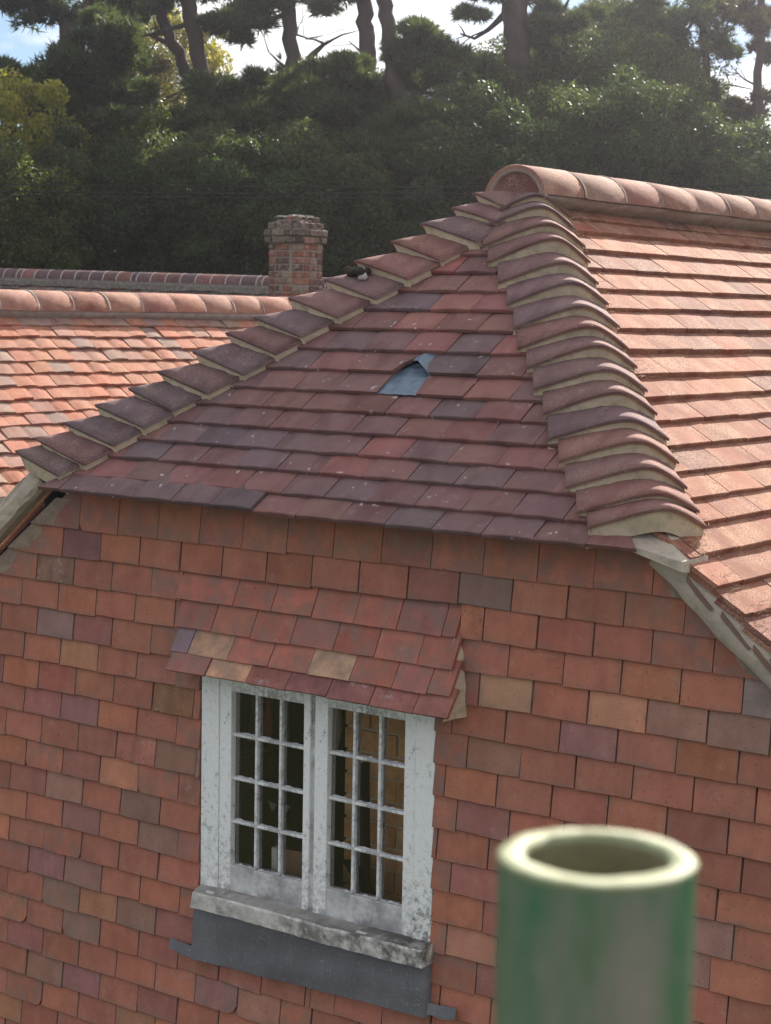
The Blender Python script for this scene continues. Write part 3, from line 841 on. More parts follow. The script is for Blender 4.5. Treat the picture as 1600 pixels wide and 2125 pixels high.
# --- ridge tiles
def ridge_run(parent, x, y0, y1, zc, r, length, pal, mat, bedmat, first_cap=False, bed=True, ptg=None, rr=None, squash=1.0):
    rr = rr or random.Random(3); y = y0; i = 0
    while y < y1:
        yb = min(y + length*rr.uniform(.97, 1.03), y1)
        rows_o = []; rows_i = []
        j = rr.uniform(-.004, .004); jz = rr.uniform(-.003, .003); ty = rr.uniform(-.004, .004)
        for yy, sc in ((y, .985), (y + .004, 1.0), (y + (yb-y)*.5, 1.004), (yb - .007, 1.0), (yb - .003, .985)):
            rows_o.append([(x + j + r*sc*math.sin(a), yy, zc + jz + ty*(yy-y)/length + r*sc*squash*math.cos(a)) for a in np.linspace(-1.52, 1.52, 17)])
            rows_i.append([(x + j + (r*sc-.014)*math.sin(a), yy, zc + jz + (r*sc-.014)*squash*math.cos(a)) for a in np.linspace(-1.52, 1.52, 17)])
        mb = MB(); mb.grid(rows_o[::-1]); mb.grid(rows_i)
        for e_ in (0, -1):
            mb.grid([rows_i[e_], rows_o[e_]] if e_ == 0 else [rows_o[e_], rows_i[e_]])
        o = mb.build('ridge_tile', mat, parent, True); o.color = pick(pal, rr)
        if ptg is not None and i > 0:
            pm = MB(); rw = []
            for yy, sc in ((y - .006, .99), (y - .004, 1.012), (y + .003, 1.012), (y + .005, .99)):
                rw.append([(x + r*(sc + rr.uniform(-.006, .006))*math.sin(a), yy + rr.uniform(-.002, .002), zc + r*(sc + rr.uniform(-.006, .006))*squash*math.cos(a)) for a in np.linspace(-1.5, 1.5, 15)])
            pm.grid(rw[::-1]).build('pointing_mortar', ptg, parent, True)
        y = yb; i += 1
RPAL = [(3, (.36,.20,.15,1)), (2, (.33,.17,.13,1)), (1, (.30,.18,.15,1))]
RPAL = [(q_, (c_[0]*.93, c_[1]*.92, c_[2]*.93, 1)) for q_, c_ in RPAL]
ridge_run(ROOT, XR, 1.0, 8.0, ZR - .028, .114, .262, RPAL, M['ridge'], None, ptg=M['ridge_mortar'], rr=random.Random(31), squash=.88)
# bedding mortar strips along both sides of the ridge
for sd in (1, -1):
    mb = MB(); rws = [[], [], [], []]
    for i in range(90):
        y = 1.005 + i*7.0/89; jj = lambda a: random.uniform(-a, a)
        rws[0].append((XR + sd*(.098 + jj(.002)), y, ZR - .018)); rws[1].append((XR + sd*(.102 + jj(.004)), y, ZR - .028 + jj(.003)))
        rws[2].append((XR + sd*(.088 + jj(.005)), y, ZR - .044 + jj(.005))); rws[3].append((XR + sd*(.056 + jj(.006)), y, ZR - .064))
    mb.grid(rws if sd < 0 else rws[::-1]); spart('ridge_mortar', mb, M['ridge_mortar'], True)
# end cap of the ridge: clay disc in a mortar surround
mb = MB(); cpt = (XR, 1.004, ZR - .050)
ang = np.linspace(-1.5, 1.5, 19)
ringo = [(XR + .100*math.sin(a), 1.006, ZR - .028 + .088*math.cos(a)) for a in ang]
mb.add([(XR, 1.010, ZR - .028)] + ringo, [(0, i+2, i+1) for i in range(18)] )
o = spart('ridge_end_cap', mb, M['ridge']); o.color = (.22,.10,.085,1)
mb = MB()
r0 = [(XR + .102*math.sin(a), 1.002, ZR - .028 + .090*math.cos(a)) for a in ang]
r1 = [(XR + (.091 + random.uniform(-.003, .003))*math.sin(a), .998, ZR - .028 + (.079 + random.uniform(-.003, .003))*math.cos(a)) for a in ang]
r2 = [(XR + .086*math.sin(a), 1.0075, ZR - .028 + .074*math.cos(a)) for a in ang]
mb.grid([r0, r1, r2])
# sill of mortar under the cap and saddle down to the top bonnets
rws = []
for i in range(6):
    t = i/5
    rws.append([(XR - (.118 + .03*t) + (.236 + .06*t)*j/10, 1.003 - .035*t - .008*math.sin(j*2.1)*t, ZR - .020 - .075*t*(.75 + .25*abs(j-5)/5) + random.uniform(-.003, .003)) for j in range(11)])
mb.grid(rws)
spart('cap_mortar', mb, M['ridge_mortar'], True)

# --- verges
def verge(side):
    mir = lambda p: Vector((2*XR - p[0], p[1], p[2])) if side < 0 else Vector(p)
    sl = Vector((CT, 0, -ST)); nn = Vector((ST, 0, CT))
    c0 = Vector((hipX(ZE), 0, ZE))
    # mortar band under the tile ends
    rows = []
    L = 1.45
    for i in range(60):
        s = (-.045 if side > 0 else -.10) + L*i/59
        b = c0 + sl*s
        jj = lambda a: random.uniform(-a, a)
        wob = .002*math.sin(s*23) + .002*math.sin(s*51)
        d0 = .094 + .003*math.sin(s*9.0) + (.0 if side > 0 else -.018)
        prof = [(-.013, YV + .012), (-.020, YV + .006 + jj(.002)), (-.040, YV + .003 + jj(.002)), (-.062 + wob, YV + .005 + jj(.003)), (-d0 + wob, YV + .012 + jj(.003)), (-d0 - .006 + wob, YV + .028), (-d0 - .002, .012)]
        rows.append([mir(b + nn*p + Vector((0, y, 0))) for p, y in prof])
    mb = MB(); mb.grid(rows if side > 0 else rows[::-1]); mb.add(rows[0], [tuple(range(7))])
    spart('verge_mortar', mb, M['verge'], side > 0)
    # undercloak tile edges showing through the mortar, one per course
    for q in range(13):
        s = .06 + q*GR*1.22 + random.uniform(-.01, .01)
        if s > L - .15: break
        b = c0 + sl*s
        if random.random() < .35: continue
        ln = .10 + random.uniform(-.035, .03)
        a0, a1 = -.040, -.058
        pts = [b + nn*a0, b + sl*ln + nn*(a0 - .012), b + sl*ln*.97 + nn*(a0 - .021), b + sl*ln*.5 + nn*(a0 - .017 + random.uniform(-.003, .003)), b + sl*.006 + nn*(a1 + .006)]
        lo = [mir(p + Vector((0, YV + .02, 0))) for p in pts]; hi = [mir(p + Vector((0, YV - .001 + random.uniform(0, .002), 0))) for p in pts]
        o = MB().prism(lo, hi).build('undercloak_tile', M['hip'], ROOT); o.color = lin(104,84,74,1.7)
    # mortar smeared over the cut ends of the hanging tiles under the verge
    lim = wall_right_lim if side > 0 else wall_left_lim
    for k in range(-2, 12):
        zt = -GW*k + .004; zp = min(zt + GW, ZE - .02)
        if abs(lim(zt) - XR) > abs(xe - XR) - .1: break
        w0 = random.uniform(.050, .080); w1 = random.uniform(.022, .04)
        r0, r1, r2, r3 = [], [], [], []
        for i in range(9):
            t = i/8; z = zt + .0015 + (zp - zt)*t; x = lim(z) + .02*side
            wd = w0 + (w1 - w0)*t + .010*math.sin(t*5 + k*1.9) + random.uniform(-.004, .004)
            yt = .0 + .0100*t
            r0.append(Vector((x + .02*side, .03, z))); r1.append(Vector((x, yt - .007, z)))
            r2.append(Vector((x - side*wd*.6, yt - .0045 + random.uniform(-.001, .001), z + random.uniform(-.001, .001)))); r3.append(Vector((x - side*(wd + .02), yt - .0002, z + random.uniform(-.003, .003))))
        mb = MB(); g_ = [r0, r1, r2, r3]
        mb.grid(g_ if side < 0 else g_[::-1])
        mb.add([r0[0], r1[0], r2[0], r3[0]], [(0, 1, 2, 3)])
        spart('wall_fillet', mb, M['fillet'], True)
verge(1); verge(-1)
for sd in (1, -1):
    hx = hipX(ZE); mr = lambda x: x if sd > 0 else 2*XR - x
    prof = [(hx - .13, ZE - .002), (hx - .05, ZE + .022), (hx, ZE - .016), (hx + .045, ZE - .056), (hx + .09, ZE - .105), (hx + .03, ZE - .085), (hx - .02, ZE - .030), (hx - .08, ZE - .018)]
    if sd < 0: prof = prof[1:6]
    rws = []
    for y_, sc in ((-.03, .9), (YV + .014, 1), (YV + .006, .97), (YV + .004, .7)):
        cx = sum(p[0] for p in prof)/len(prof); cz = sum(p[1] for p in prof)/len(prof)
        rws.append([Vector((mr(cx + (p[0]-cx)*sc + random.uniform(-.002, .002)), y_ + random.uniform(-.002, .002), cz + (p[1]-cz)*sc)) for p in prof + prof[:1]])
    mb = MB(); mb.grid(rws if sd < 0 else [r[::-1] for r in rws]); mb.add(rws[-1][:-1], [tuple(range(len(prof)))])
    if sd > 0:
        a_, b_ = hx - .125, hx + .022
        mb.prism([Vector((a_, -.104, ZE - .008)), Vector((a_, .04, ZE - .03)), Vector((a_, .04, ZE + .08)), Vector((a_, -.104, ZE + .004))],
                 [Vector((b_, -.098, ZE - .050)), Vector((b_, .04, ZE - .07)), Vector((b_, .04, ZE - .025)), Vector((b_, -.098, ZE - .026))])
    spart('corner_mortar', mb, M['verge'])

# --- lead flashing under the window
fl = MB(); rows = []
def flz(x): return -.845 + .03*(0)
for i in range(9):
    t = i/8; row = []
    for j in range(25):
        x = -3.606 + (-2.750 + 3.606)*j/24
        zb = -1.075 + .028*(j/24)
        z = -.875 + (zb + .875)*t
        y = -.016 - .010*t + .0025*math.sin(j*.9 + i*.5) + .002*math.sin(i*1.3 + j*.23)
        if j == 24: x, y = -2.7485, .012
        if j == 23: x = -2.7490
        row.append((x, y, z))
    rows.append(row)
fl.grid(rows)
for side in (-1, 1):
    x0, x1 = (-3.700, -3.600) if side < 0 else (-2.748, -2.650)
    z0 = -1.074 if side < 0 else -1.046
    rows = []
    for i in range(4):
        rows.append([(x0 + (x1 - x0)*j/5, -.017 - .006*(i/3) + .002*math.sin(j*2 + i), z0 + .040 - .034*i/3 - (.008 if side < 0 else -.006)*(j/5) + .004*math.sin(j*1.7)*(i == 3)) for j in range(6)])
    fl.grid(rows)
rows_b = None
spart('lead_flashing', fl, M['lead'], True)

# --- window: outer frame, two sashes of twelve panes, sill
WF = MB()
yf = .006
WF.box((WX0, yf, WZ0), (WX0 + .068, .09, WZ1)); WF.box((WX1 - .064, yf, WZ0), (WX1, .09, WZ1))
WF.box((WX0 + .068, yf + .002, WZ1 - .030), (WX1 - .064, .09, WZ1)); WF.box((WX0 + .068, yf + .02, WZ0), (WX1 - .064, .09, WZ0 + .012))
WIN = spart('window', WF, M['paint'], bevel=.0018)
def sash(x0, x1, gx0, gx1, gz0, gz1, zb, zt):
    ys = yf + .004
    for nm, lo, hi, mt in (('stile', (x0, ys, zb), (gx0, .05, zt), M['paint']), ('stile', (gx1, ys, zb), (x1, .05, zt), M['paint']),
                       ('top_rail', (gx0, ys + .0015, gz1), (gx1, .05, zt), M['paint']), ('bottom_rail', (gx0, ys + .0015, zb), (gx1, .05, gz0), M['rail'])):
        MB().box(lo, hi).build(nm, mt, WIN, bevel=.0015)
    bw = .0092
    xs = [gx0 + (gx1 - gx0)*i/3 for i in range(4)]; zs = [gz0 + (gz1 - gz0)*i/4 for i in range(5)]
    for i in (1, 2):
        MB().box((xs[i] - bw/2, ys + .006, gz0), (xs[i] + bw/2, .044, gz1)).build('glazing_bar', M['bar_paint'], WIN, bevel=.002)
    for j in (1, 2, 3):
        MB().box((gx0, ys + .008, zs[j] - bw/2), (gx1, .043, zs[j] + bw/2)).build('glazing_bar', M['bar_paint'], WIN, bevel=.002)
    # ragged putty on the lower edges
    for i in range(3):
        for j in range(4):
            a, b = xs[i] + bw/2, xs[i+1] - bw/2
            pm = MB(); r0 = []; r1 = []; r2 = []
            for q in range(8):
                x = a + (b - a)*q/7; hgt = random.choice([.0015, .002, .003, .0045])
                z = zs[j] + (bw/2 if j else 0)
                r0.append((x, ys + .010, z)); r1.append((x, ys + .016, z + hgt)); r2.append((x, .028, z + hgt*1.3))
            pm.grid([r0, r1, r2]); pm.build('putty', M['rail'], WIN)
            MB().box((a - .002, .030, zs[j] + bw/2 - .002), (b + .002, .033, zs[j+1] - bw/2 + .002)).build('pane', M['glass'], WIN)
sash(-3.531, -3.190, -3.486, -3.213, -.772, -.250, -.855, -.218)
sash(-3.172, -2.820, -3.126, -2.858, -.771, -.246, -.855, -.218)
MB().box((-3.190, yf + .012, -.855), (-3.172, .05, -.218)).build('meeting_gap', M['rail'], WIN)
# sill: sloping top, lifted left end
SX0, SX1 = -3.592, -2.745
def sillsec(x, dz):
    dz += .012 + .006*(x - SX0)/(SX1 - SX0)
    return [Vector((x, .05, -.861 + dz)), Vector((x, -.004, -.864 + dz)), Vector((x, -.046, -.8705 + dz)), Vector((x, -.051, -.876 + dz)), Vector((x, -.049, -.921 + dz)), Vector((x, .05, -.918 + dz))]
mb = MB(); nsec = 25
secs = []
for i in range(nsec):
    t = i/(nsec-1); x = SX0 + (SX1 - SX0)*t
    sec = sillsec(x, .002*math.sin(t*7))
    secs.append([p + Vector((0, random.uniform(-.0015, .0015), random.uniform(-.0012, .0012))) for p in sec])
secs[0] = [p + Vector((.012 if p.y < -.045 and p.z > -.89 else 0, 0, 0)) for p in secs[0]]
for i in range(nsec-1):
    b0 = len(mb.v); mb.v += [tuple(p) for p in secs[i]] + [tuple(p) for p in secs[i+1]]
    for q in range(6): mb.f.append((b0+q, b0+(q+1) % 6, b0+6+(q+1) % 6, b0+6+q))
mb.add(secs[0], [tuple(range(6))]); mb.add(secs[-1], [tuple(range(6))[::-1]])
so_ = mb.build('window_sill', M['sill'], WIN); so_.data.materials.append(M['sill_top'])
for pg in so_.data.polygons:
    if abs(pg.normal.z) > .8 and pg.center.z > .03: pg.material_index = 1
# a few paint flakes lying on the sill
for px, py, l in ((438,1858,.03),(752,1941,.034)):
    p = on_y(px, py, -.03); MB().box((p.x - l/2, -.036, -.857), (p.x + l/2, -.029, -.8505)).build('paint_flake', M['cloth'], WIN)

# --- room behind the window
rm = MB()
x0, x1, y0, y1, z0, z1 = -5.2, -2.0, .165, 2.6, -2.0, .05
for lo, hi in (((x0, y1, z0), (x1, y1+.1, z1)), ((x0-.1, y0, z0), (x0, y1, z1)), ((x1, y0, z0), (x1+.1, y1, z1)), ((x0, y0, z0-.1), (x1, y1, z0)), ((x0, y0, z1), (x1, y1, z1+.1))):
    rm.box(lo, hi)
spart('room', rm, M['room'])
pier = MB(); pl_ = on_y(716, 1550, .34); pr_ = on_y(880, 1600, .34)
pier.box((pl_.x + .004, .348, -2.0), (pr_.x + .35, .60, .04))
PIER = spart('inner_pier', pier, M['mortar'])
bh, bl = .062, .20
for r_ in range(18):
    z = -1.15 + r_*(bh + .008)
    if z > -.05: break
    x = pl_.x - (bl/2 if r_ % 2 else 0)
    while x < pr_.x + .3:
        a, b = max(x, pl_.x), min(x + bl - .008, pr_.x + .34); x += bl
        if b - a > .03:
            o = MB().box((a, .338 + random.uniform(0, .004), z), (b, .42, z + bh)).build('brick', M['tanbrick'], PIER, bevel=.002)
            o.color = pick([(2, (.85,.44,.20,1)), (1, (.75,.38,.17,1)), (1, (.88,.50,.25,1))])
def inroom(px, py, y): return on_y(px, py, y)
p = inroom(585, 1795, .12); q = inroom(640, 1850, .12)
tag(MB().box((p.x + .012, .11, -.95), (q.x + .05, .118, p.z + .055)).build('board', M['ply'], None, bevel=.001), 'red-brown board leaning inside the bottom right pane of the left sash', 'board')
tag(MB().box((p.x - .012, .085, -.95), (p.x + .010, .108, p.z + .06)).build('batten', M['cloth'], None, bevel=.001), 'pale upright batten beside the red-brown board inside the window', 'batten')
a = inroom(482, 1572, .5); b = inroom(640, 1530, .9)
tag(MB().tube([a, b], .012, 6).build('loose_lath', M['wood'], None), 'pale timber lath slanting across the dark room behind the left sash', 'lath')
for px, py, yy, lab in ((565,1672,.35,'small white cloth scrap, the left of two hanging in the dark room'), (592,1676,.35,'small white cloth scrap, the right of two hanging in the dark room')):
    c = inroom(px, py, yy); mb = MB()
    mb.prism([c + Vector((-.018, .004, .012)), c + Vector((.016, .004, .008)), c + Vector((.003, .006, -.016))], [c + Vector((-.018, 0, .012)), c + Vector((.016, -.002, .008)), c + Vector((.003, -.004, -.016))])
    tag(mb.build('cloth_scrap', M['cloth'], None), lab, 'cloth')
for xa_, ya_, xb_, yb_, wd in ((750, 1585, 752, 1850, .016), (718, 1790, 790, 1900, .03)):  # dark strips added to stand for the shadows on the brickwork
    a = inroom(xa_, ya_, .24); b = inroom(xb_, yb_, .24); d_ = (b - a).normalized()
    tag(MB().prism([a - Vector((wd/2, 0, 0)), a + Vector((wd/2, 0, 0)), b + Vector((wd/2, 0, 0)), b - Vector((wd/2, 0, 0))], [a + Vector((-wd/2, .03, 0)), a + Vector((wd/2, .03, 0)), b + Vector((wd/2, .03, 0)), b + Vector((-wd/2, .03, 0))]).build('shadow_strip', M['deck'], None),
        'dark upright strip standing in for shadow on the tan brickwork behind the right sash' if wd < .02 else 'dark slanting strip standing in for shadow low on the tan brickwork behind the right sash', 'shadow strip')
c = inroom(558, 1453, .3); mb = MB(); rr_ = []
for i in range(7):
    a_ = math.pi*i/6; rr_.append([c + Vector((.016*math.sin(a_)*math.cos(b_), .016*math.sin(a_)*math.sin(b_), .016*math.cos(a_))) for b_ in np.linspace(0, 2*math.pi, 9)])
mb.grid(rr_); mb.tube([c + Vector((0, 0, .014)), c + Vector((0, 0, .22))], .002, 5); mb.tube([c - Vector((0, 0, .012)), c - Vector((.004, 0, .12))], [.011, .017], 8)
tag(mb.build('hanging_tool', M['red'], None, True), 'tool with faded red knob hanging behind the top of the left sash', 'tool')
c = inroom(700, 1520, .35)
tag(MB().tube([c + Vector((0, 0, .09)), c + Vector((0, 0, .02)), c - Vector((0, 0, .06))], [.012, .02, .003], 8).build('hanging_cone', M['render'], None, True), 'pale pointed cone hanging behind the top left pane of the right sash', 'hanging object')
for px, yy in ((595, .4), (525, .45)):
    c = inroom(px, 1480, yy)
    tag(MB().tube([c + Vector((0, 0, .12)), c, c - Vector((.004, 0, .09))], [.006, .008, .014], 7).build('hanging_bar', M['wood' if px == 595 else 'render'], None), 'slim timber handle hanging in the top right pane of the left sash' if px == 595 else 'slim grey handle hanging in the top left pane of the left sash', 'tool')

# small things on the near roof
c = slp = None
def hipx_pt(px, py, n):
    u, v = hipp.hit(px, py); return hipp.pt(u, v, n)
bs = hipx_pt(752, 590, .05); mb = MB()
for q in range(9):
    cc_ = bs + Vector((random.uniform(-.035, .03), random.uniform(-.02, .02), random.uniform(-.004, .006)))
    rr_ = []; R0 = random.uniform(.012, .02)
    for i in range(5):
        a_ = math.pi*i/4; rr_.append([cc_ + Vector((R0*math.sin(a_)*math.cos(b_), R0*math.sin(a_)*math.sin(b_), R0*.8*math.cos(a_)))*1 for b_ in np.linspace(0, 2*math.pi, 8)])
    mb.grid(rr_)
tag(mb.build('moss_clump', M['moss'], None, True), 'dark moss clump on a bonnet tile of the left hip', 'moss')
cc_ = bs + Vector((.035, -.01, -.016)); mb = MB(); rr_ = []
for i in range(6):
    a_ = math.pi*i/5; rr_.append([cc_ + Vector((.016*math.sin(a_)*math.cos(b_), .016*math.sin(a_)*math.sin(b_), .014*math.cos(a_)))*1 + Vector((random.uniform(-.003, .003),)*3) for b_ in np.linspace(0, 2*math.pi, 8)])
mb.grid(rr_)
tag(mb.build('lichen_lump', M['dropping'], None, True), 'pale lichen lump beside the dark moss on the left hip', 'lichen')
mb = MB()
for z in (.30, .345, .50, .88, .94, .705, 1.06, 1.12, 1.16, .23, .17):
    if z > .31: b = Vector((hipX(z), (z - ZE)/TT + YE + .19, z)) + Vector((ST, 0, CT))*.006
    else: b = Vector((hipX(z), YV + .06, z)) + Vector((ST, 0, CT))*.006
    for q in range(16):
        s = b + Vector((random.gauss(0, .015), random.gauss(0, .03), 0)); s.z = ZS - TT*s.x + .008
        d = Vector((random.gauss(0, .016), random.gauss(0, .022), random.uniform(.0, .016)))
        mb.tube([s, s + d*.6, s + d + Vector((0, 0, -.004))], [.0008, .0007, .0004], 3, caps=False)
tag(mb.build('dry_straw', M['straw'], None), 'wisps of dry straw caught beside the right hip tiles', kind='stuff')

# ================================================================== THE WING BEYOND (left)
XW, ZW = -8.101, .905; TW2 = math.radians(42.0); S2, C2, T2 = math.sin(TW2), math.cos(TW2), math.tan(TW2)
WING = thing('tiled_wing', (-8.1, 6.0, GZ), 'neighbouring wing with sunlit orange clay tile roof and rounded ridge', 'building')
deck = MB()
deckpoly([(XW, .8, ZW), (XW + 2.6, .8, ZW - 2.6*T2), (XW + 2.6, 14, ZW - 2.6*T2), (XW, 14, ZW)], Vector((S2, 0, C2)))
deckpoly([(XW, .8, ZW), (XW, 14, ZW), (XW - 2.6, 14, ZW - 2.6*T2), (XW - 2.6, .8, ZW - 2.6*T2)], Vector((-S2, 0, C2)))
WROOF = deck.build('wing_roof', M['deck'], WING)
MB().box((XW - 2.3, 1.0, GZ), (XW + 2.3, 13.8, ZW - 2.3*T2 - .12)).build('wing_wall', M['render'], WING)
wingp = Plane((XW, 0, ZW), (0, 1, 0), (-C2, 0, S2), math.radians(8.8))
OW, OG = .1475, .0985
OLD = [tile_mesh('roof_tile', M['old'], OW - .002, .18, .0125, camber=random.Random(i).choice([.002, .004, .007]), seed=80+i, jag=.0022, bow=.002) for i in range(10)]
OPAL = [(24, (.42,.19,.125,1)), (14, (.46,.20,.13,1)), (10, (.36,.20,.155,1)), (8, (.32,.22,.17,1)), (6, (.48,.18,.11,1)), (4, (.30,.20,.17,1))]
OPAL = [(q_, (c_[0]*.93, c_[1]*.92, c_[2]*.93, 1)) for q_, c_ in OPAL]
ro_ = random.Random(77)
v = wingp.hit(150, 674)[1]; k = 0; n_w = 0; rest = MB()
while v > -3.1:
    u = .9 + (k % 2)*OW/2 + ro_.uniform(-.02, .02)
    while u < 9.0:
        p = project(wingp.pt(u, v)); col = pick(OPAL, ro_)
        lim = 660 if p[1] < 700 else 660 - (p[1] - 700)*1.75
        if -60 < p[0] < lim and p[1] < 1120:
            put_tile('roof_tile', ro_.choice(OLD), WROOF, wingp, u + OW/2, v + ro_.gauss(0, .0035), 0, col, jr=.014, jt=.022, jn=.0025, r=ro_); n_w += 1
        elif u < 9:
            t_ = math.tan(wingp.tilt); pts = [(u+.001, v), (u+OW-.001, v), (u+OW-.001, v+.17), (u+.001, v+.17)]
            rest.prism([wingp.pt(a, b, -(b-v)*t_ - .0125) for a, b in pts], [wingp.pt(a, b, -(b-v)*t_) for a, b in pts])
        u += OW
    v -= OG*ro_.uniform(.97, 1.03); k += 1
o = rest.build('outer_roof_tile', M['old'], WROOF); o.color = (.40,.19,.13,1); o['kind'] = 'stuff'
WPAL = [(3, (.38,.18,.125,1)), (2, (.34,.15,.11,1)), (1, (.40,.21,.15,1))]
WPAL = [(q_, (c_[0]*.93, c_[1]*.92, c_[2]*.93, 1)) for q_, c_ in WPAL]
ridge_run(WING, XW, 2.85 - .288*7, 13.9, ZW - .06, .125, .288, WPAL, M['ridge'], None, ptg=M['pointing'], rr=random.Random(41))
for sd in (1, -1):
    mb = MB(); rws = [[], [], [], []]
    for i in range(120):
        y = .85 + i*13/119; jj = lambda a: random.uniform(-a, a)
        rws[0].append((XW + sd*(.110 + jj(.002)), y, ZW - .045)); rws[1].append((XW + sd*(.121 + jj(.003)), y, ZW - .058 + jj(.003)))
        rws[2].append((XW + sd*(.112 + jj(.005)), y, ZW - .078 + jj(.006))); rws[3].append((XW + sd*(.090 + jj(.006)), y, ZW - .100))
    mb.grid(rws if sd < 0 else rws[::-1]).build('ridge_mortar', M['grey_bed'], WING, True)

# ================================================================== FAR ROOF AND CHIMNEY
fa = at(-60, 555, 24.6); fb = at(800, 580, 21.6)
FAR = thing('far_house', ((fa.x+fb.x)/2, (fa.y+fb.y)/2, GZ), 'far house with mossy shaded roof, purple ridge tiles and brick chimney', 'house')
fd = (fb - fa); FL = fd.length; fdir = fd.normalized(); fh = Vector((fdir.x, fdir.y, 0)).normalized()
fn_h = Vector((fh.y, -fh.x, 0))
if fn_h.dot(CAM - fa) < 0: fn_h = -fn_h
ftop = fa - Vector((0, 0, .07))
deck = MB(); nrm = (fn_h*S2 + Vector((0, 0, C2)))
deckpoly([ftop, ftop + fdir*FL, ftop + fdir*FL + fn_h*2.6 - Vector((0, 0, 2.6*T2)), ftop + fn_h*2.6 - Vector((0, 0, 2.6*T2))], nrm)
nrm2 = (-fn_h*S2 + Vector((0, 0, C2)))
deckpoly([ftop, ftop - fn_h*2.6 - Vector((0, 0, 2.6*T2)), ftop + fdir*FL - fn_h*2.6 - Vector((0, 0, 2.6*T2)), ftop + fdir*FL], nrm2)
FROOF = deck.build('far_roof', M['deck'], FAR)
mb = MB(); o0 = ftop.copy(); o0.z = 0
mb.frame_box(Vector((ftop.x, ftop.y, 0)), fh, fn_h, Vector((0, 0, 1)), (.2, -2.3, GZ), (FL - .2, 2.3, ftop.z - 2.3*T2 - .1)); mb.build('far_wall', M['render'], FAR)
vdir = (-fn_h*C2 + Vector((0, 0, S2)))
farp = Plane(ftop, fdir, vdir, math.radians(8.8))
if farp.N.dot(nrm) < 0: farp = Plane(ftop + fdir*FL, -fdir, vdir, math.radians(8.8))
ru = random.Random(55); FPAL = [(3, (.15,.085,.075,1)), (2, (.10,.075,.07,1)), (2, (.2,.09,.07,1)), (2, (.20,.17,.14,1))]
OLDF = [tile_mesh('roof_tile', M['mottled'], .1475, .18, .0125, camber=.004, seed=100+i, jag=.003) for i in range(5)]
rest = MB(); sgn = 1 if (farp.U - fdir).length < .1 else -1
for k in range(24):
    v = -.20 - k*.0985; u = (k % 2)*.075
    while u < FL - .15:
        uu = u if sgn > 0 else u; col = pick(FPAL, ru)
        p = project(farp.pt(uu, v))
        if k < 3 and -30 < p[0] < 720:
            put_tile('roof_tile', ru.choice(OLDF), FROOF, farp, uu + .075, v + ru.gauss(0, .006), 0, col, jr=.02, jt=.03, jn=.003, r=ru)
        else:
            t_ = math.tan(farp.tilt); pts = [(uu+.001, v), (uu+.148, v), (uu+.148, v+.17), (uu+.001, v+.17)]
            rest.prism([farp.pt(a, b, -(b-v)*t_ - .0125) for a, b in pts], [farp.pt(a, b, -(b-v)*t_) for a, b in pts])
        u += .1495
o = rest.build('outer_roof_tile', M['old'], FROOF); o.color = (.14,.09,.08,1); o['kind'] = 'stuff'
# far ridge tiles
L_ = .222; i = 0; s = 0.0
FRP = [(2, lin(90,66,65,1.6)), (2, lin(82,64,65,1.6)), (1, lin(98,68,65,1.6))]
sag = lambda s: -.035*math.sin(math.pi*min(1, max(0, s/FL)))*0 + .0
while s < FL - .1:
    ln = L_*ru.uniform(.96, 1.04) if i % 9 != 4 else L_*.4
    c0 = fa + fdir*s - Vector((0, 0, .125)); c1 = fa + fdir*(s + ln - .012) - Vector((0, 0, .125))
    ro, ri = [], []
    for c_, rd in ((c0, .125), (c0 + fdir*.01, .128), (c1 - fdir*.01, .128), (c1, .125)):
        ro.append([c_ + fn_h*rd*math.sin(a) + Vector((0, 0, rd*math.cos(a))) for a in np.linspace(-1.5, 1.5, 11)])
    mb = MB(); mb.grid(ro)
    mb.add(list(ro[0]) + [c0], [(q+1, q, 11) for q in range(10)]); mb.add(list(ro[-1]) + [c1], [(q, q+1, 11) for q in range(10)])
    o = mb.build('ridge_tile', M['hip'], FAR); o.color = pick(FRP, ru)
    pm = MB(); rw = []
    for d_, rd in ((-.014, .120), (-.012, .131), (.001, .131), (.003, .120)):
        rw.append([c1 + fdir*(.006 + d_ + .006) + fn_h*rd*math.sin(a) + Vector((0, 0, rd*math.cos(a))) for a in np.linspace(-1.5, 1.5, 9)])
    pm.grid(rw).build('pointing_mortar', M['pointing'], FAR)
    s += ln; i += 1
for sd in (1, -1):
    mb = MB(); rws = [[], [], []]
    for q in range(80):
        c_ = fa + fdir*(FL*q/79); jj = lambda a: random.uniform(-a, a)
        rws[0].append(c_ + fn_h*sd*.118 - Vector((0, 0, .11))); rws[1].append(c_ + fn_h*sd*(.15 + jj(.006)) - Vector((0, 0, .15 + jj(.01)))); rws[2].append(c_ + fn_h*sd*.165 - Vector((0, 0, .215 + jj(.012))))
    mb.grid(rws).build('ridge_mortar', M['soot'], FAR)

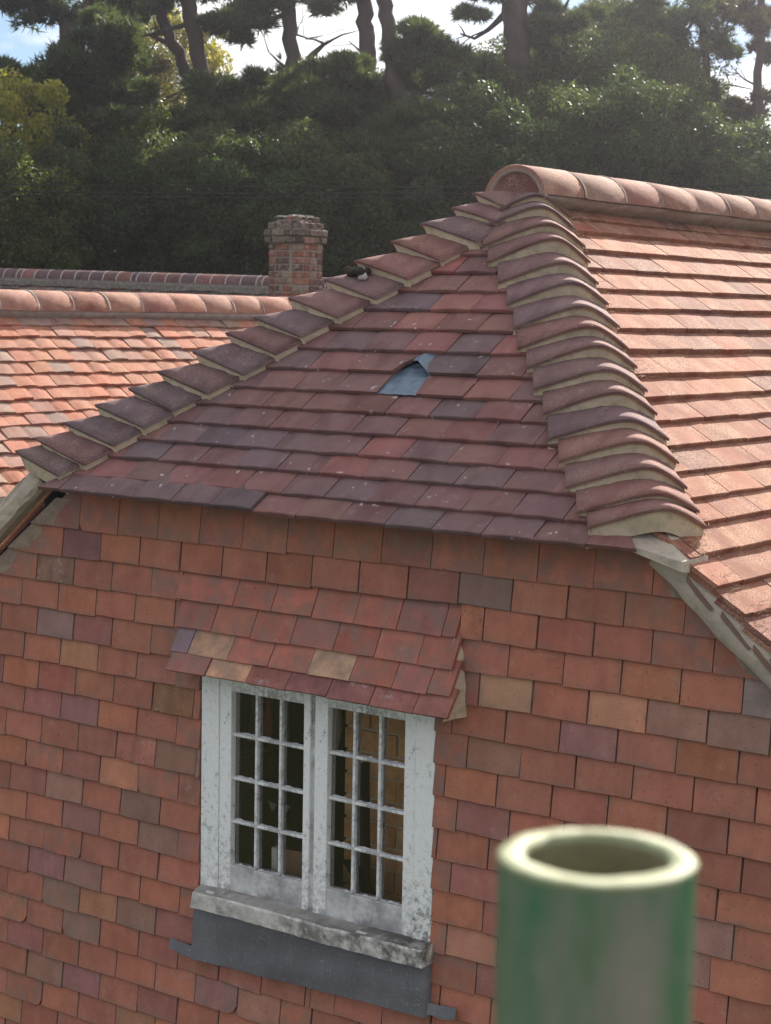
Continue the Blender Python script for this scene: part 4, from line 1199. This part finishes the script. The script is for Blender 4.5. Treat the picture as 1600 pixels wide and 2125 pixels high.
# chimney: brick by brick round a mortar core
CD = 15.2
ctop = at(611, 443, CD)
ccx, ccy = at(614, 520, CD + .25).x, at(614, 520, CD + .25).y
HWc = .163
CG, BH, BL, BWd = .0575, .0475, .155, .072
zc = at(611, 503, CD).z - CG
mb = MB(); zt = ctop.z
mb.box((ccx - HWc + .006, ccy - HWc + .006, -1.2), (ccx + HWc - .006, ccy + HWc - .006, zc + 3*CG))
mb.box((ccx - HWc + .05, ccy - HWc + .05, zc + 3*CG), (ccx + HWc - .05, ccy + HWc - .05, zc + 5*CG - .03))
CH = mb.build('chimney', M['chim_mortar'], FAR)
rc = random.Random(8)
BP = [(6, lin(98,68,60,1.8)), (4, lin(114,74,60,1.8)), (1.0, lin(130,84,66,1.7)), (3, lin(80,64,60,1.8)), (2, lin(122,104,90,1.8))]
def course(z, hw, k, h=BH, pal=BP, jig=.003, skip=0.0):
    for face in range(4):
        Ld = 2*hw; x = -hw - (BL*.5 if k % 2 else 0)
        first = True
        while x < hw - .005:
            L0 = BL if rc.random() > .35 else BL*.48
            a, b = max(x, -hw), min(x + L0 - .009, hw - BWd - .003)
            x += L0
            if b - a < .022: continue
            if skip and rc.random() < skip: continue
            dz = rc.uniform(-.002, .002); pr = rc.uniform(-jig, jig)
            lo, hi = (a, -hw + pr, z + dz), (b, -hw + BWd, z + h + dz)
            bm_ = MB().box(lo, hi)
            ca, sa = math.cos(face*math.pi/2), math.sin(face*math.pi/2)
            bm_.v = [(ccx + p[0]*ca - p[1]*sa, ccy + p[0]*sa + p[1]*ca, p[2]) for p in bm_.v]
            o = bm_.build('brick', M['brick'], CH, bevel=.004); o.color = pick(pal, rc)
zc = at(611, 503, CD).z - CG
k = 0; z = zc
while z > -.15:
    course(z, HWc, k); z -= CG; k += 1
LP = [(4, lin(92,78,70,1.5)), (3, lin(108,96,84,1.5)), (1, lin(126,92,78,1.5)), (3, lin(76,66,62,1.5))]
course(zc + CG, HWc + .026, 1, .05, LP, .005); course(zc + 2*CG + .004, HWc + .030, 0, .05, LP, .006)
course(zc + 3*CG + .006, HWc + .004, 1, .048, LP, .009, .0); course(zc + 4*CG + .006, HWc - .022, 0, .042, LP, .012, .1)
# weathered mortar flaunching between the stepped courses
for levs in (((0, HWc + .024, zc + 3*CG - .010), (1, HWc + .008, zc + 3*CG + .006), (2, HWc - .03, zc + 3*CG + .010)), ((3, HWc - .004, zc + 4*CG - .004), (4, HWc - .020, zc + 4*CG + .006), (5, HWc - .06, zc + 4*CG + .008)),
             ((6, HWc - .030, zc + 5*CG - .022), (7, HWc - .05, zc + 5*CG - .006), (8, .06, zc + 5*CG + .004), (9, .004, zc + 5*CG + .002))):
    rws = []; mb = MB()
    for lev, hw, zz in levs:
        row = []
        for q in range(41):
            t = (q % 40)/40*4; e_, f_ = int(t), t - int(t)
            cs = [(-1, -1), (1, -1), (1, 1), (-1, 1), (-1, -1)]
            rq = random.Random(lev*50 + q % 40); hh = hw + rq.uniform(-.014, .010)
            row.append((ccx + hh*(cs[e_][0] + (cs[e_+1][0] - cs[e_][0])*f_), ccy + hh*(cs[e_][1] + (cs[e_+1][1] - cs[e_][1])*f_), zz + rq.uniform(-.011, .011)))
        rws.append(row)
    mb.grid(rws).build('chimney_flaunching', M['soot'], CH)

# ================================================================== TREES
def np_mesh(name, V, Fq, mat):
    me = bpy.data.meshes.new(name)
    nv, nf = len(V), len(Fq); k = Fq.shape[1]
    me.vertices.add(nv); me.vertices.foreach_set('co', V.astype(np.float32).ravel())
    me.loops.add(nf*k); me.loops.foreach_set('vertex_index', Fq.astype(np.int32).ravel())
    me.polygons.add(nf); me.polygons.foreach_set('loop_start', np.arange(0, nf*k, k, dtype=np.int32))
    me.materials.append(mat); me.update(calc_edges=True); me.validate()
    return me
def unit(a): return a/np.maximum(np.linalg.norm(a, axis=-1, keepdims=True), 1e-9)
def leaves(centres, radii, per, lsize, rg, flat=.8):
    """leaf quads on and in spherical clumps"""
    n = len(centres)*per
    c = np.repeat(centres, per, 0); r = np.repeat(radii, per)
    d = unit(rg.normal(size=(n, 3))); d[:, 2] = d[:, 2]*flat + .12
    rad = r*rg.uniform(.3, 1.0, n)**.45
    p = c + d*rad[:, None]
    nrm = unit(d*.7 + rg.normal(size=(n, 3))*.75 + np.array([0, 0, .35]))
    a = unit(np.cross(nrm, rg.normal(size=(n, 3)))); b = np.cross(nrm, a)
    L = lsize*rg.uniform(.65, 1.3, n)[:, None]; Wd = L*.42
    V = np.stack([p - a*L*.5, p + b*Wd*.5 - a*L*.05, p + a*L*.5 - nrm*L*.08, p - b*Wd*.5 - a*L*.05], 1).reshape(-1, 3)
    return V, np.arange(n*4).reshape(n, 4)
def broad_crown(seed, mat, rx, rz, nclump, per, lsize, cr_=(.26, .42)):
    rg = np.random.default_rng(seed)
    d = unit(rg.normal(size=(nclump, 3))); rad = rg.uniform(.45, 1.0, nclump)**.6
    c = d*rad[:, None]*np.array([rx, rx, rz])*.82
    c[:, 2] += .12*rz*np.sin(c[:, 0]*1.7 + seed) 
    r = rg.uniform(*cr_, nclump)*rx*.62
    V, Fq = leaves(c, r, per, lsize, rg)
    return np_mesh('crown', V, Fq, mat)
BUSH = [broad_crown(s, M['leaf'], 2.6, 2.5, 150, 460, .105, (.16, .40)) for s in (1, 2, 3)]
BUSH_Y = broad_crown(5, M['leaf_y'], 1.5, 1.6, 50, 330, .11)
BUSH_O = broad_crown(6, M['leaf_o'], 2.0, 1.9, 60, 380, .11)
def small_trunk(name, base, top, r0, parent, mat):
    d = top - base; pts = [base + d*t + Vector((random.gauss(0, .12), random.gauss(0, .12), 0))*math.sin(t*3.1) for t in (0, .25, .5, .75, 1)]
    mb = MB().tube(pts, [r0*(1 - .7*t) for t in (0, .25, .5, .75, 1)], 7, .15)
    for q in range(5):
        t = random.uniform(.4, .95); p = base + d*t; a = random.uniform(0, 6.28)
        e_ = p + Vector((math.cos(a), math.sin(a), random.uniform(.4, 1.0)))*random.uniform(.7, 1.5)
        mb.tube([p, (p+e_)/2 + Vector((0, 0, .1)), e_], [r0*.35, r0*.25, r0*.1], 5)
    return mb.build(name, mat, parent)
def ground_z(p):
    v = p - CAM; d = Vector((v.x, v.y, 0)).dot(f2)
    return GZ + 6.9/(1 + math.exp(-(d - 37)/3.2)) if d > 26 else GZ
def bush(px, py, D, s, mesh, label, color=(1, 1, 1, 1), sz=1.0, cat='tree', name='evergreen_tree', group='broadleaf trees on the bank'):
    c = at(px, py, D); gz = min(ground_z(c), c.z - .8)
    root = thing(name, (c.x, c.y, gz), label, cat, group)
    small_trunk('trunk', Vector((c.x, c.y, gz)), c + Vector((0, 0, .8*s)), .16*s, root, M['bark_dark'])
    o = place_mesh('crown', mesh, root, c, (0, 0, random.uniform(0, 6.28)))
    o.scale = (s, s, s*sz); o.color = color
    return root
G = (1, 1, 1, 1); G2 = (.70, .82, .88, 1); G3 = (1.3, 1.2, .9, 1)
BL = [
 (15, 500, 27, .62, 0, 'dark evergreen at the left edge just above the far ridge tiles', G3),
 (150, 480, 28, .66, 1, 'dark evergreen oak low behind the far ridge, second from the left edge', G),
 (285, 500, 28, .62, 2, 'dark evergreen oak low behind the far ridge, third from the left edge', G2),
 (415, 470, 28, .66, 0, 'dark evergreen oak low behind the far ridge, midway between left edge and chimney', G),
 (530, 495, 27, .60, 1, 'dark evergreen oak touching the left side of the brick chimney', G2),
 (655, 470, 28, .66, 2, 'dark evergreen oak directly behind the brick chimney', G),
 (790, 480, 28, .64, 0, 'dark evergreen oak just right of the brick chimney', G2),
 (900, 430, 29, .66, 1, 'dark evergreen oak behind the upper left hip tiles', G),
 (1030, 400, 29, .70, 2, 'dark evergreen oak right behind the rounded ridge end', G2),
 (1160, 380, 30, .70, 0, 'dark evergreen oak behind the second and third ridge tiles', G),
 (1290, 390, 30, .72, 1, 'dark evergreen oak behind the middle of the near ridge', G2),
 (1420, 400, 30, .70, 2, 'dark evergreen oak behind the far half of the near ridge', G),
 (1550, 440, 30, .66, 0, 'dark evergreen oak at the right edge just above the ridge', G2),
 (120, 390, 31, .60, 1, 'dull evergreen on the upper bank under the bushy left pine', G3),
 (285, 375, 31, .62, 2, 'sunlit-tipped evergreen on the upper bank, left of the low tufted pine', G3),
 (430, 390, 31, .60, 0, 'evergreen on the upper bank under the low tufted pine', G),
 (580, 400, 31, .60, 1, 'evergreen on the upper bank above and left of the chimney', G2),
 (725, 395, 31, .62, 2, 'yellow-tipped evergreen on the upper bank above and right of the chimney', G3),
 (960, 290, 33, .72, 0, 'grey-green oak right of the foot of the long leaning pine', G),
 (1090, 270, 33, .72, 1, 'grey-green oak under the thickest pine trunk', G3),
 (1220, 260, 33, .78, 2, 'broad grey-green oak right of the thickest pine trunk', G),
 (1350, 250, 34, .78, 0, 'broad hazy oak left of the feathery conifer', G3),
 (1290, 150, 37, .70, 1, 'high hazy oak on the bank at upper right', G3),
 (1170, 200, 36, .62, 2, 'small-leaved oak showing above the grey-green oaks at upper right', G2),
 (1470, 370, 34, .62, 1, 'thin hazy oak at the foot of the feathery conifer', G),
]
for px, py, D, s_, mi, lab, colr in BL: bush(px, py, D, s_, BUSH[mi], lab, colr)
bush(8, 300, 28, .9, BUSH_Y, 'yellow-green deciduous bush at the left edge', G, 1.2, 'bush', 'yellowing_bush', 'autumn coloured shrubs')
bush(380, 130, 44, .9, BUSH_Y, 'yellow autumn tree glimpsed behind the two leaning pine trunks', (.9, .85, .8, 1), 1.3, 'tree', 'yellowing_tree', 'autumn coloured shrubs')
bush(270, 190, 38, .8, BUSH_O, 'rust-tinged deciduous tree behind the tufted pine at left', G, .8, 'tree', 'rust_tinged_tree', 'autumn coloured shrubs')
bush(1075, 185, 36, .55, BUSH_O, 'small brownish-green tree at the foot of the thickest pine trunk', (1.1, 1.05, .9, 1), 1.0, 'tree', 'rust_tinged_tree', 'autumn coloured shrubs')

# --- pines
def tufts(centres, dirs, size, rg, nsp=12):
    n = len(centres)
    c = np.repeat(centres, nsp, 0); d0 = np.repeat(dirs, nsp, 0)
    d = unit(d0 + rg.normal(size=(n*nsp, 3))*.62)
    L = size*rg.uniform(.7, 1.25, n*nsp)[:, None]
    side = unit(np.cross(d, rg.normal(size=(n*nsp, 3))))*size*.085
    base = c + d*L*.05
    V = np.stack([base - side, base + side, c + d*L], 1).reshape(-1, 3)
    return V, np.arange(n*nsp*3).reshape(-1, 3)
def pine_foliage(name, clusters, seed, mat, parent, origin, per=70, size=.22):
    rg = np.random.default_rng(seed); C_, D_ = [], []
    for p, r, fl in clusters:
        d = rg.normal(size=(per, 3))*np.array([.62, .62, .62*fl])
        C_.append(np.array(p) + d*r); D_.append(unit(d*.7 + np.array([0, 0, .5])))
    V, Fq = tufts(np.concatenate(C_), np.concatenate(D_), size, rg)
    me = np_mesh(name, V - np.array(origin), Fq, mat)
    o = place_mesh(name, me, parent, origin, (0, 0, 0)); o.color = (1, 1, 1, 1)
    return o
def pine(name, label, D, trunk, rpx, clumps, seed, limbs=(), mat='needle', base_z=None, per=75, size=.17, flat=.6):
    """trunk: photograph points base..top; clumps: (px, py, radius px, count)"""
    pts = [at(x, y, D) for x, y in trunk]
    s = D/F_PX
    b = pts[0].copy(); gz = ground_z(b) - .1
    if gz < b.z - .3: pts = [Vector((b.x + (b.x - pts[1].x)*.1, b.y, gz))] + pts
    root = thing(name, (pts[0].x, pts[0].y, pts[0].z), label, 'tree', 'pines standing above the roofs')
    rad = [rpx[0]*s*1.15] + [r*s for r in rpx] if len(pts) > len(rpx) else [r*s for r in rpx]
    # refine the trunk path
    P2, R2 = [], []
    for i in range(len(pts)-1):
        for q in range(4):
            t = q/4; P2.append(pts[i].lerp(pts[i+1], t) + Vector((random.gauss(0, .02), random.gauss(0, .02), 0))); R2.append(rad[i] + (rad[i+1] - rad[i])*t)
    P2.append(pts[-1]); R2.append(rad[-1])
    MB().tube(P2, R2, 12, .10).build('trunk', M['bark'], root, True)
    for lm in limbs:
        lp = [at(x, y, D + dd) for x, y, dd in lm[0]]
        rr = [lm[1]*s*(1 - .75*i/(len(lp)-1)) for i in range(len(lp))]
        mb = MB().tube(lp, rr, 7, .15)
        for q in range(lm[2] if len(lm) > 2 else 0):
            i = random.randrange(1, len(lp)); p = lp[i-1].lerp(lp[i], random.random())
            e_ = p + Vector((random.gauss(0, 1), random.gauss(0, 1), random.gauss(.15, .6))).normalized()*random.uniform(.25, .8)
            mb.tube([p, p.lerp(e_, .5) + Vector((0, 0, random.uniform(-.08, .08))), e_], [lm[1]*s*.35, lm[1]*s*.22, .006], 5)
        mb.build('branch', M['bark'], root)
    cl = []
    rg = random.Random(seed)
    for (x, y, r, cnt) in clumps:
        for q in range(cnt):
            dd = rg.gauss(0, r*s*.7)
            p = at(x + rg.gauss(0, r*.55), y + rg.gauss(0, r*.36), D + dd)
            cl.append((tuple(p), rg.uniform(.22, .55)*r*s, flat*rg.uniform(.6, 1.2)))
    if cl:
        pine_foliage('crown', cl, seed, M[mat], root, tuple(pts[-1]), per, size)
    return root
pine('pine_tree', 'forked pine at the upper left, its trunk splitting in two', 31, [(150,235),(146,120),(142,50)], [22,21,20], [(60,-10,60,7),(230,-20,60,6),(120,5,40,3),(20,5,30,3)], 1,
     limbs=[([(142,60,0),(112,10,0),(85,-60,.3)], 15), ([(144,60,0),(180,10,0),(215,-60,-.3)], 14)])
pine('pine_tree', 'slim leaning pine, the left of a close pair of trunks', 33, [(405,185),(385,150),(350,70),(325,5),(310,-50)], [14,13,12,12,11], [(300,20,50,5),(250,60,45,5),(200,40,45,5),(380,-20,40,3)], 2,
     limbs=[([(360,95,0),(310,72,.2),(250,60,.4)], 6, 3)])
pine('pine_tree', 'curved pine, the right of a close pair of trunks', 32, [(428,200),(420,150),(405,70),(388,0),(375,-60)], [17,17,16,16,15], [(430,-15,40,4),(330,-10,40,3)], 3,
     limbs=[([(392,50,0),(345,62,0),(290,78,.3)], 6, 3)])
pine('pine_tree', 'pine with a broken forked stub and bare twigs on its trunk', 32, [(606,170),(607,140),(604,60),(596,0),(590,-60)], [17,16,15,16,17], [(500,55,45,7),(540,15,50,6),(470,25,40,4),(440,60,25,3),(660,10,40,4),(590,-30,50,5)], 4,
     limbs=[([(618,148,0),(650,112,-.2),(672,92,-.2),(689,84,-.2)], 9, 2), ([(600,148,0),(575,125,0),(556,106,0)], 4, 1), ([(596,30,0),(560,40,.2),(500,60,.4)], 7, 4), ([(610,70,0),(640,80,.3),(668,75,.3)], 2.5, 6)])
pine('pine_tree', 'straight pine trunk left of the long leaning one', 32, [(765,165),(763,130),(760,60),(756,0),(754,-60)], [18,17,17,16,16], [(735,-15,30,3),(800,-30,40,3)], 5,
     limbs=[([(752,110,0),(735,95,.2),(722,84,.2)], 3, 1)])
pine('pine_tree', 'long leaning pine whose trunk reaches down into the evergreens', 30, [(850,300),(838,240),(820,140),(806,60),(795,0),(785,-60)], [21,19,17,16,16,15], [(860,110,45,7),(890,75,45,6),(930,120,45,6),(900,150,35,4),(850,60,30,3)], 6,
     limbs=[([(838,200,0),(880,185,.3),(915,165,.5),(940,130,.6)], 6, 5), ([(870,190,.3),(905,195,.4),(950,185,.5)], 6, 4)])
pine('pine_tree', 'thickest pine trunk, with a stout limb rising to its right', 32, [(1078,160),(1076,110),(1073,50),(1072,-60)], [28,27,26,28], [(1130,20,40,6),(1165,55,35,5),(1110,90,28,3),(990,15,35,4),(1210,30,40,4),(1020,-20,40,3)], 7,
     limbs=[([(1092,72,0),(1130,52,-.2),(1165,30,-.3),(1190,-20,-.4)], 14, 4), ([(1060,20,0),(1015,60,.3),(985,80,.4),(955,70,.5)], 7, 4), ([(1165,30,0),(1170,75,.1),(1185,110,.1),(1130,118,.1)], 4, 3)])
pine('pine_tree', 'feathery conifer at the upper right with sky gaps between its limbs', 34, [(1472,380),(1468,250),(1462,120),(1450,0),(1446,-60)], [10,9,8,7,7], [(1440,10,70,7),(1370,50,60,6),(1500,80,55,4),(1410,130,60,6),(1490,190,45,3),(1530,30,50,4),(1320,20,55,5),(1430,240,50,4)], 8,
     limbs=[([(1465,200,0),(1510,175,.2),(1560,185,.2)], 4, 6), ([(1462,110,0),(1400,90,.2),(1350,80,.3)], 4, 6), ([(1468,260,0),(1430,250,.2),(1380,262,.3)], 4, 6)], mat='needle', per=80, size=.15, flat=.8)
pine('pine_tree', 'thin brownish conifer trunk at the right edge against bright sky', 33, [(1575,420),(1574,300),(1576,150),(1580,0),(1582,-60)], [11,10,9,8,8], [(1570,40,50,5),(1590,120,40,3),(1560,230,36,3),(1590,330,36,3),(1535,310,35,3),(1598,210,36,3),(1550,385,40,4)], 9,
     limbs=[([(1575,250,0),(1530,262,.2),(1500,290,.3)], 3, 7), ([(1574,320,0),(1540,330,.2),(1505,360,.3)], 3, 7), ([(1575,180,0),(1545,165,.1),(1520,140,.2)], 3, 7)], mat='needle_b', per=65, size=.15, flat=.8)
pine('pine_tree', 'bushy dark pine at left, below and right of the forked pine', 29, [(178,320),(175,260),(165,180),(150,130)], [14,12,9,6], [(150,140,55,8),(205,160,55,8),(120,170,40,5),(240,110,50,7),(210,70,45,5),(180,230,60,7),(250,190,45,5)], 10, per=130, size=.17)
pine('pine_tree', 'dark bushy pine at the far left edge', 30, [(25,320),(22,230),(15,160)], [12,10,6], [(10,165,45,7),(50,190,40,6),(20,220,50,6),(85,210,40,5)], 11, per=130, size=.17)
pine('pine_tree', 'low dark pine with upright tufts left of the broken-stubbed trunk', 31, [(470,350),(470,280),(475,190)], [14,12,6], [(470,190,50,8),(430,230,50,7),(520,210,50,7),(480,270,60,8),(400,270,45,5)], 12, per=130, size=.17)
pine('pine_tree', 'spreading dark pine crown below the broken-stubbed trunk', 31.5, [(620,340),(615,280),(610,200)], [14,12,6], [(590,190,55,8),(650,175,50,8),(560,240,60,8),(640,250,60,8),(690,210,50,7),(600,290,60,6)], 13, per=130, size=.17)
pine('pine_tree', 'spreading dark pine crown below the straight trunk', 30.5, [(745,340),(745,280),(748,190)], [14,12,6], [(720,160,50,8),(780,190,50,8),(700,240,60,8),(770,250,60,7),(820,220,45,5),(740,290,55,6),(680,290,50,5)], 14, per=130, size=.17)
pine('pine_tree', 'sunlit-tipped young pine beside the foot of the leaning trunk', 28.5, [(830,380),(825,340),(815,260)], [9,8,4], [(815,270,40,6),(850,300,40,5),(800,310,40,5),(880,250,35,4)], 15, per=120, size=.17)

# ================================================================== CABLES
for i, (ya, yb_, yc, lab) in enumerate(((378, 388, 381, 'topmost of three thin overhead cables crossing the trees'), (394, 402, 394, 'middle of three thin overhead cables crossing the trees'), (403, 411, 402, 'lowest of three thin overhead cables crossing the trees'))):
    pa, pm_, pc = at(-900, ya - 14, 23), at(800, yb_, 24), at(2600, yc - 14, 25)
    pts = []
    for q in range(41):
        t = q/40; pts.append(pa*(1-t)*(1-2*t) + pm_*4*t*(1-t) + pc*t*(2*t-1))
    tag(MB().tube(pts, .0085, 5).build('overhead_cable', M['cable'], None), lab, 'cable', 'overhead cables in front of the trees')

# ================================================================== HAZE added to imitate lens glare towards the sun
hz = bpy.data.materials.new('glare_haze'); hz.use_nodes = True; ht = hz.node_tree; ht.nodes.clear()
ho = ht.nodes.new("ShaderNodeOutputMaterial"); hv = ht.nodes.new("ShaderNodeVolumePrincipled")
hv.inputs['Color'].default_value = (.93, .90, .98, 1); hv.inputs['Density'].default_value = .0013; hv.inputs['Anisotropy'].default_value = .9
ht.links.new(hv.outputs[0], ho.inputs['Volume'])
o = MB().box((-110, -12, GZ - 1.2), (60, 140, 26)).build('added_glare_haze', hz, None, origin=(0, 0, GZ - 1.2)); tag(o, 'thin haze added to imitate lens glare over the trees', kind='stuff')

# ================================================================== SCAFFOLD POLE close to the camera
pc = at(1239, 1774, .45); R0, R1 = .0242, .0176; N = 64
POLE = thing('scaffold_pole', (pc.x, pc.y, GZ), 'blurred green-painted steel tube end close in front of the wall', 'pole')
def ring(r, z, wob=0.0, ph=0.0): return [(pc.x + (r + wob*math.sin(5*2*math.pi*q/N + ph) + wob*.6*math.sin(11*2*math.pi*q/N))*math.cos(2*math.pi*q/N), pc.y + (r + wob*math.sin(5*2*math.pi*q/N + ph))*math.sin(2*math.pi*q/N), z) for q in range(N+1)]
mb = MB(); mb.grid([ring(R0, GZ), ring(R0, pc.z - .30), ring(R0, pc.z - .1), ring(R0, pc.z - .0016)])
mb.build('tube', M['pole'], POLE, True)
mb = MB(); mb.grid([ring(R1, pc.z - .0016), ring(R1, pc.z - .05), ring(R1, GZ)]); mb.build('inner_wall', M['pole_in'], POLE, True)
mb = MB(); mb.grid([ring(R0, pc.z - .0016), ring(R0 + .0004, pc.z - .0008, .0001), ring(R0 - .0006, pc.z, .0003), ring(R1 + .0008, pc.z, .0005, 1.0), ring(R1, pc.z - .0016)]); mb.build('cut_rim', M['pole_rim'], POLE, True)
print('COUNTS hang', hang_count, 'main', n_main, 'wing', n_w, 'margin', len(margin), 'tris', sum(len(m.polygons) for m in bpy.data.meshes))
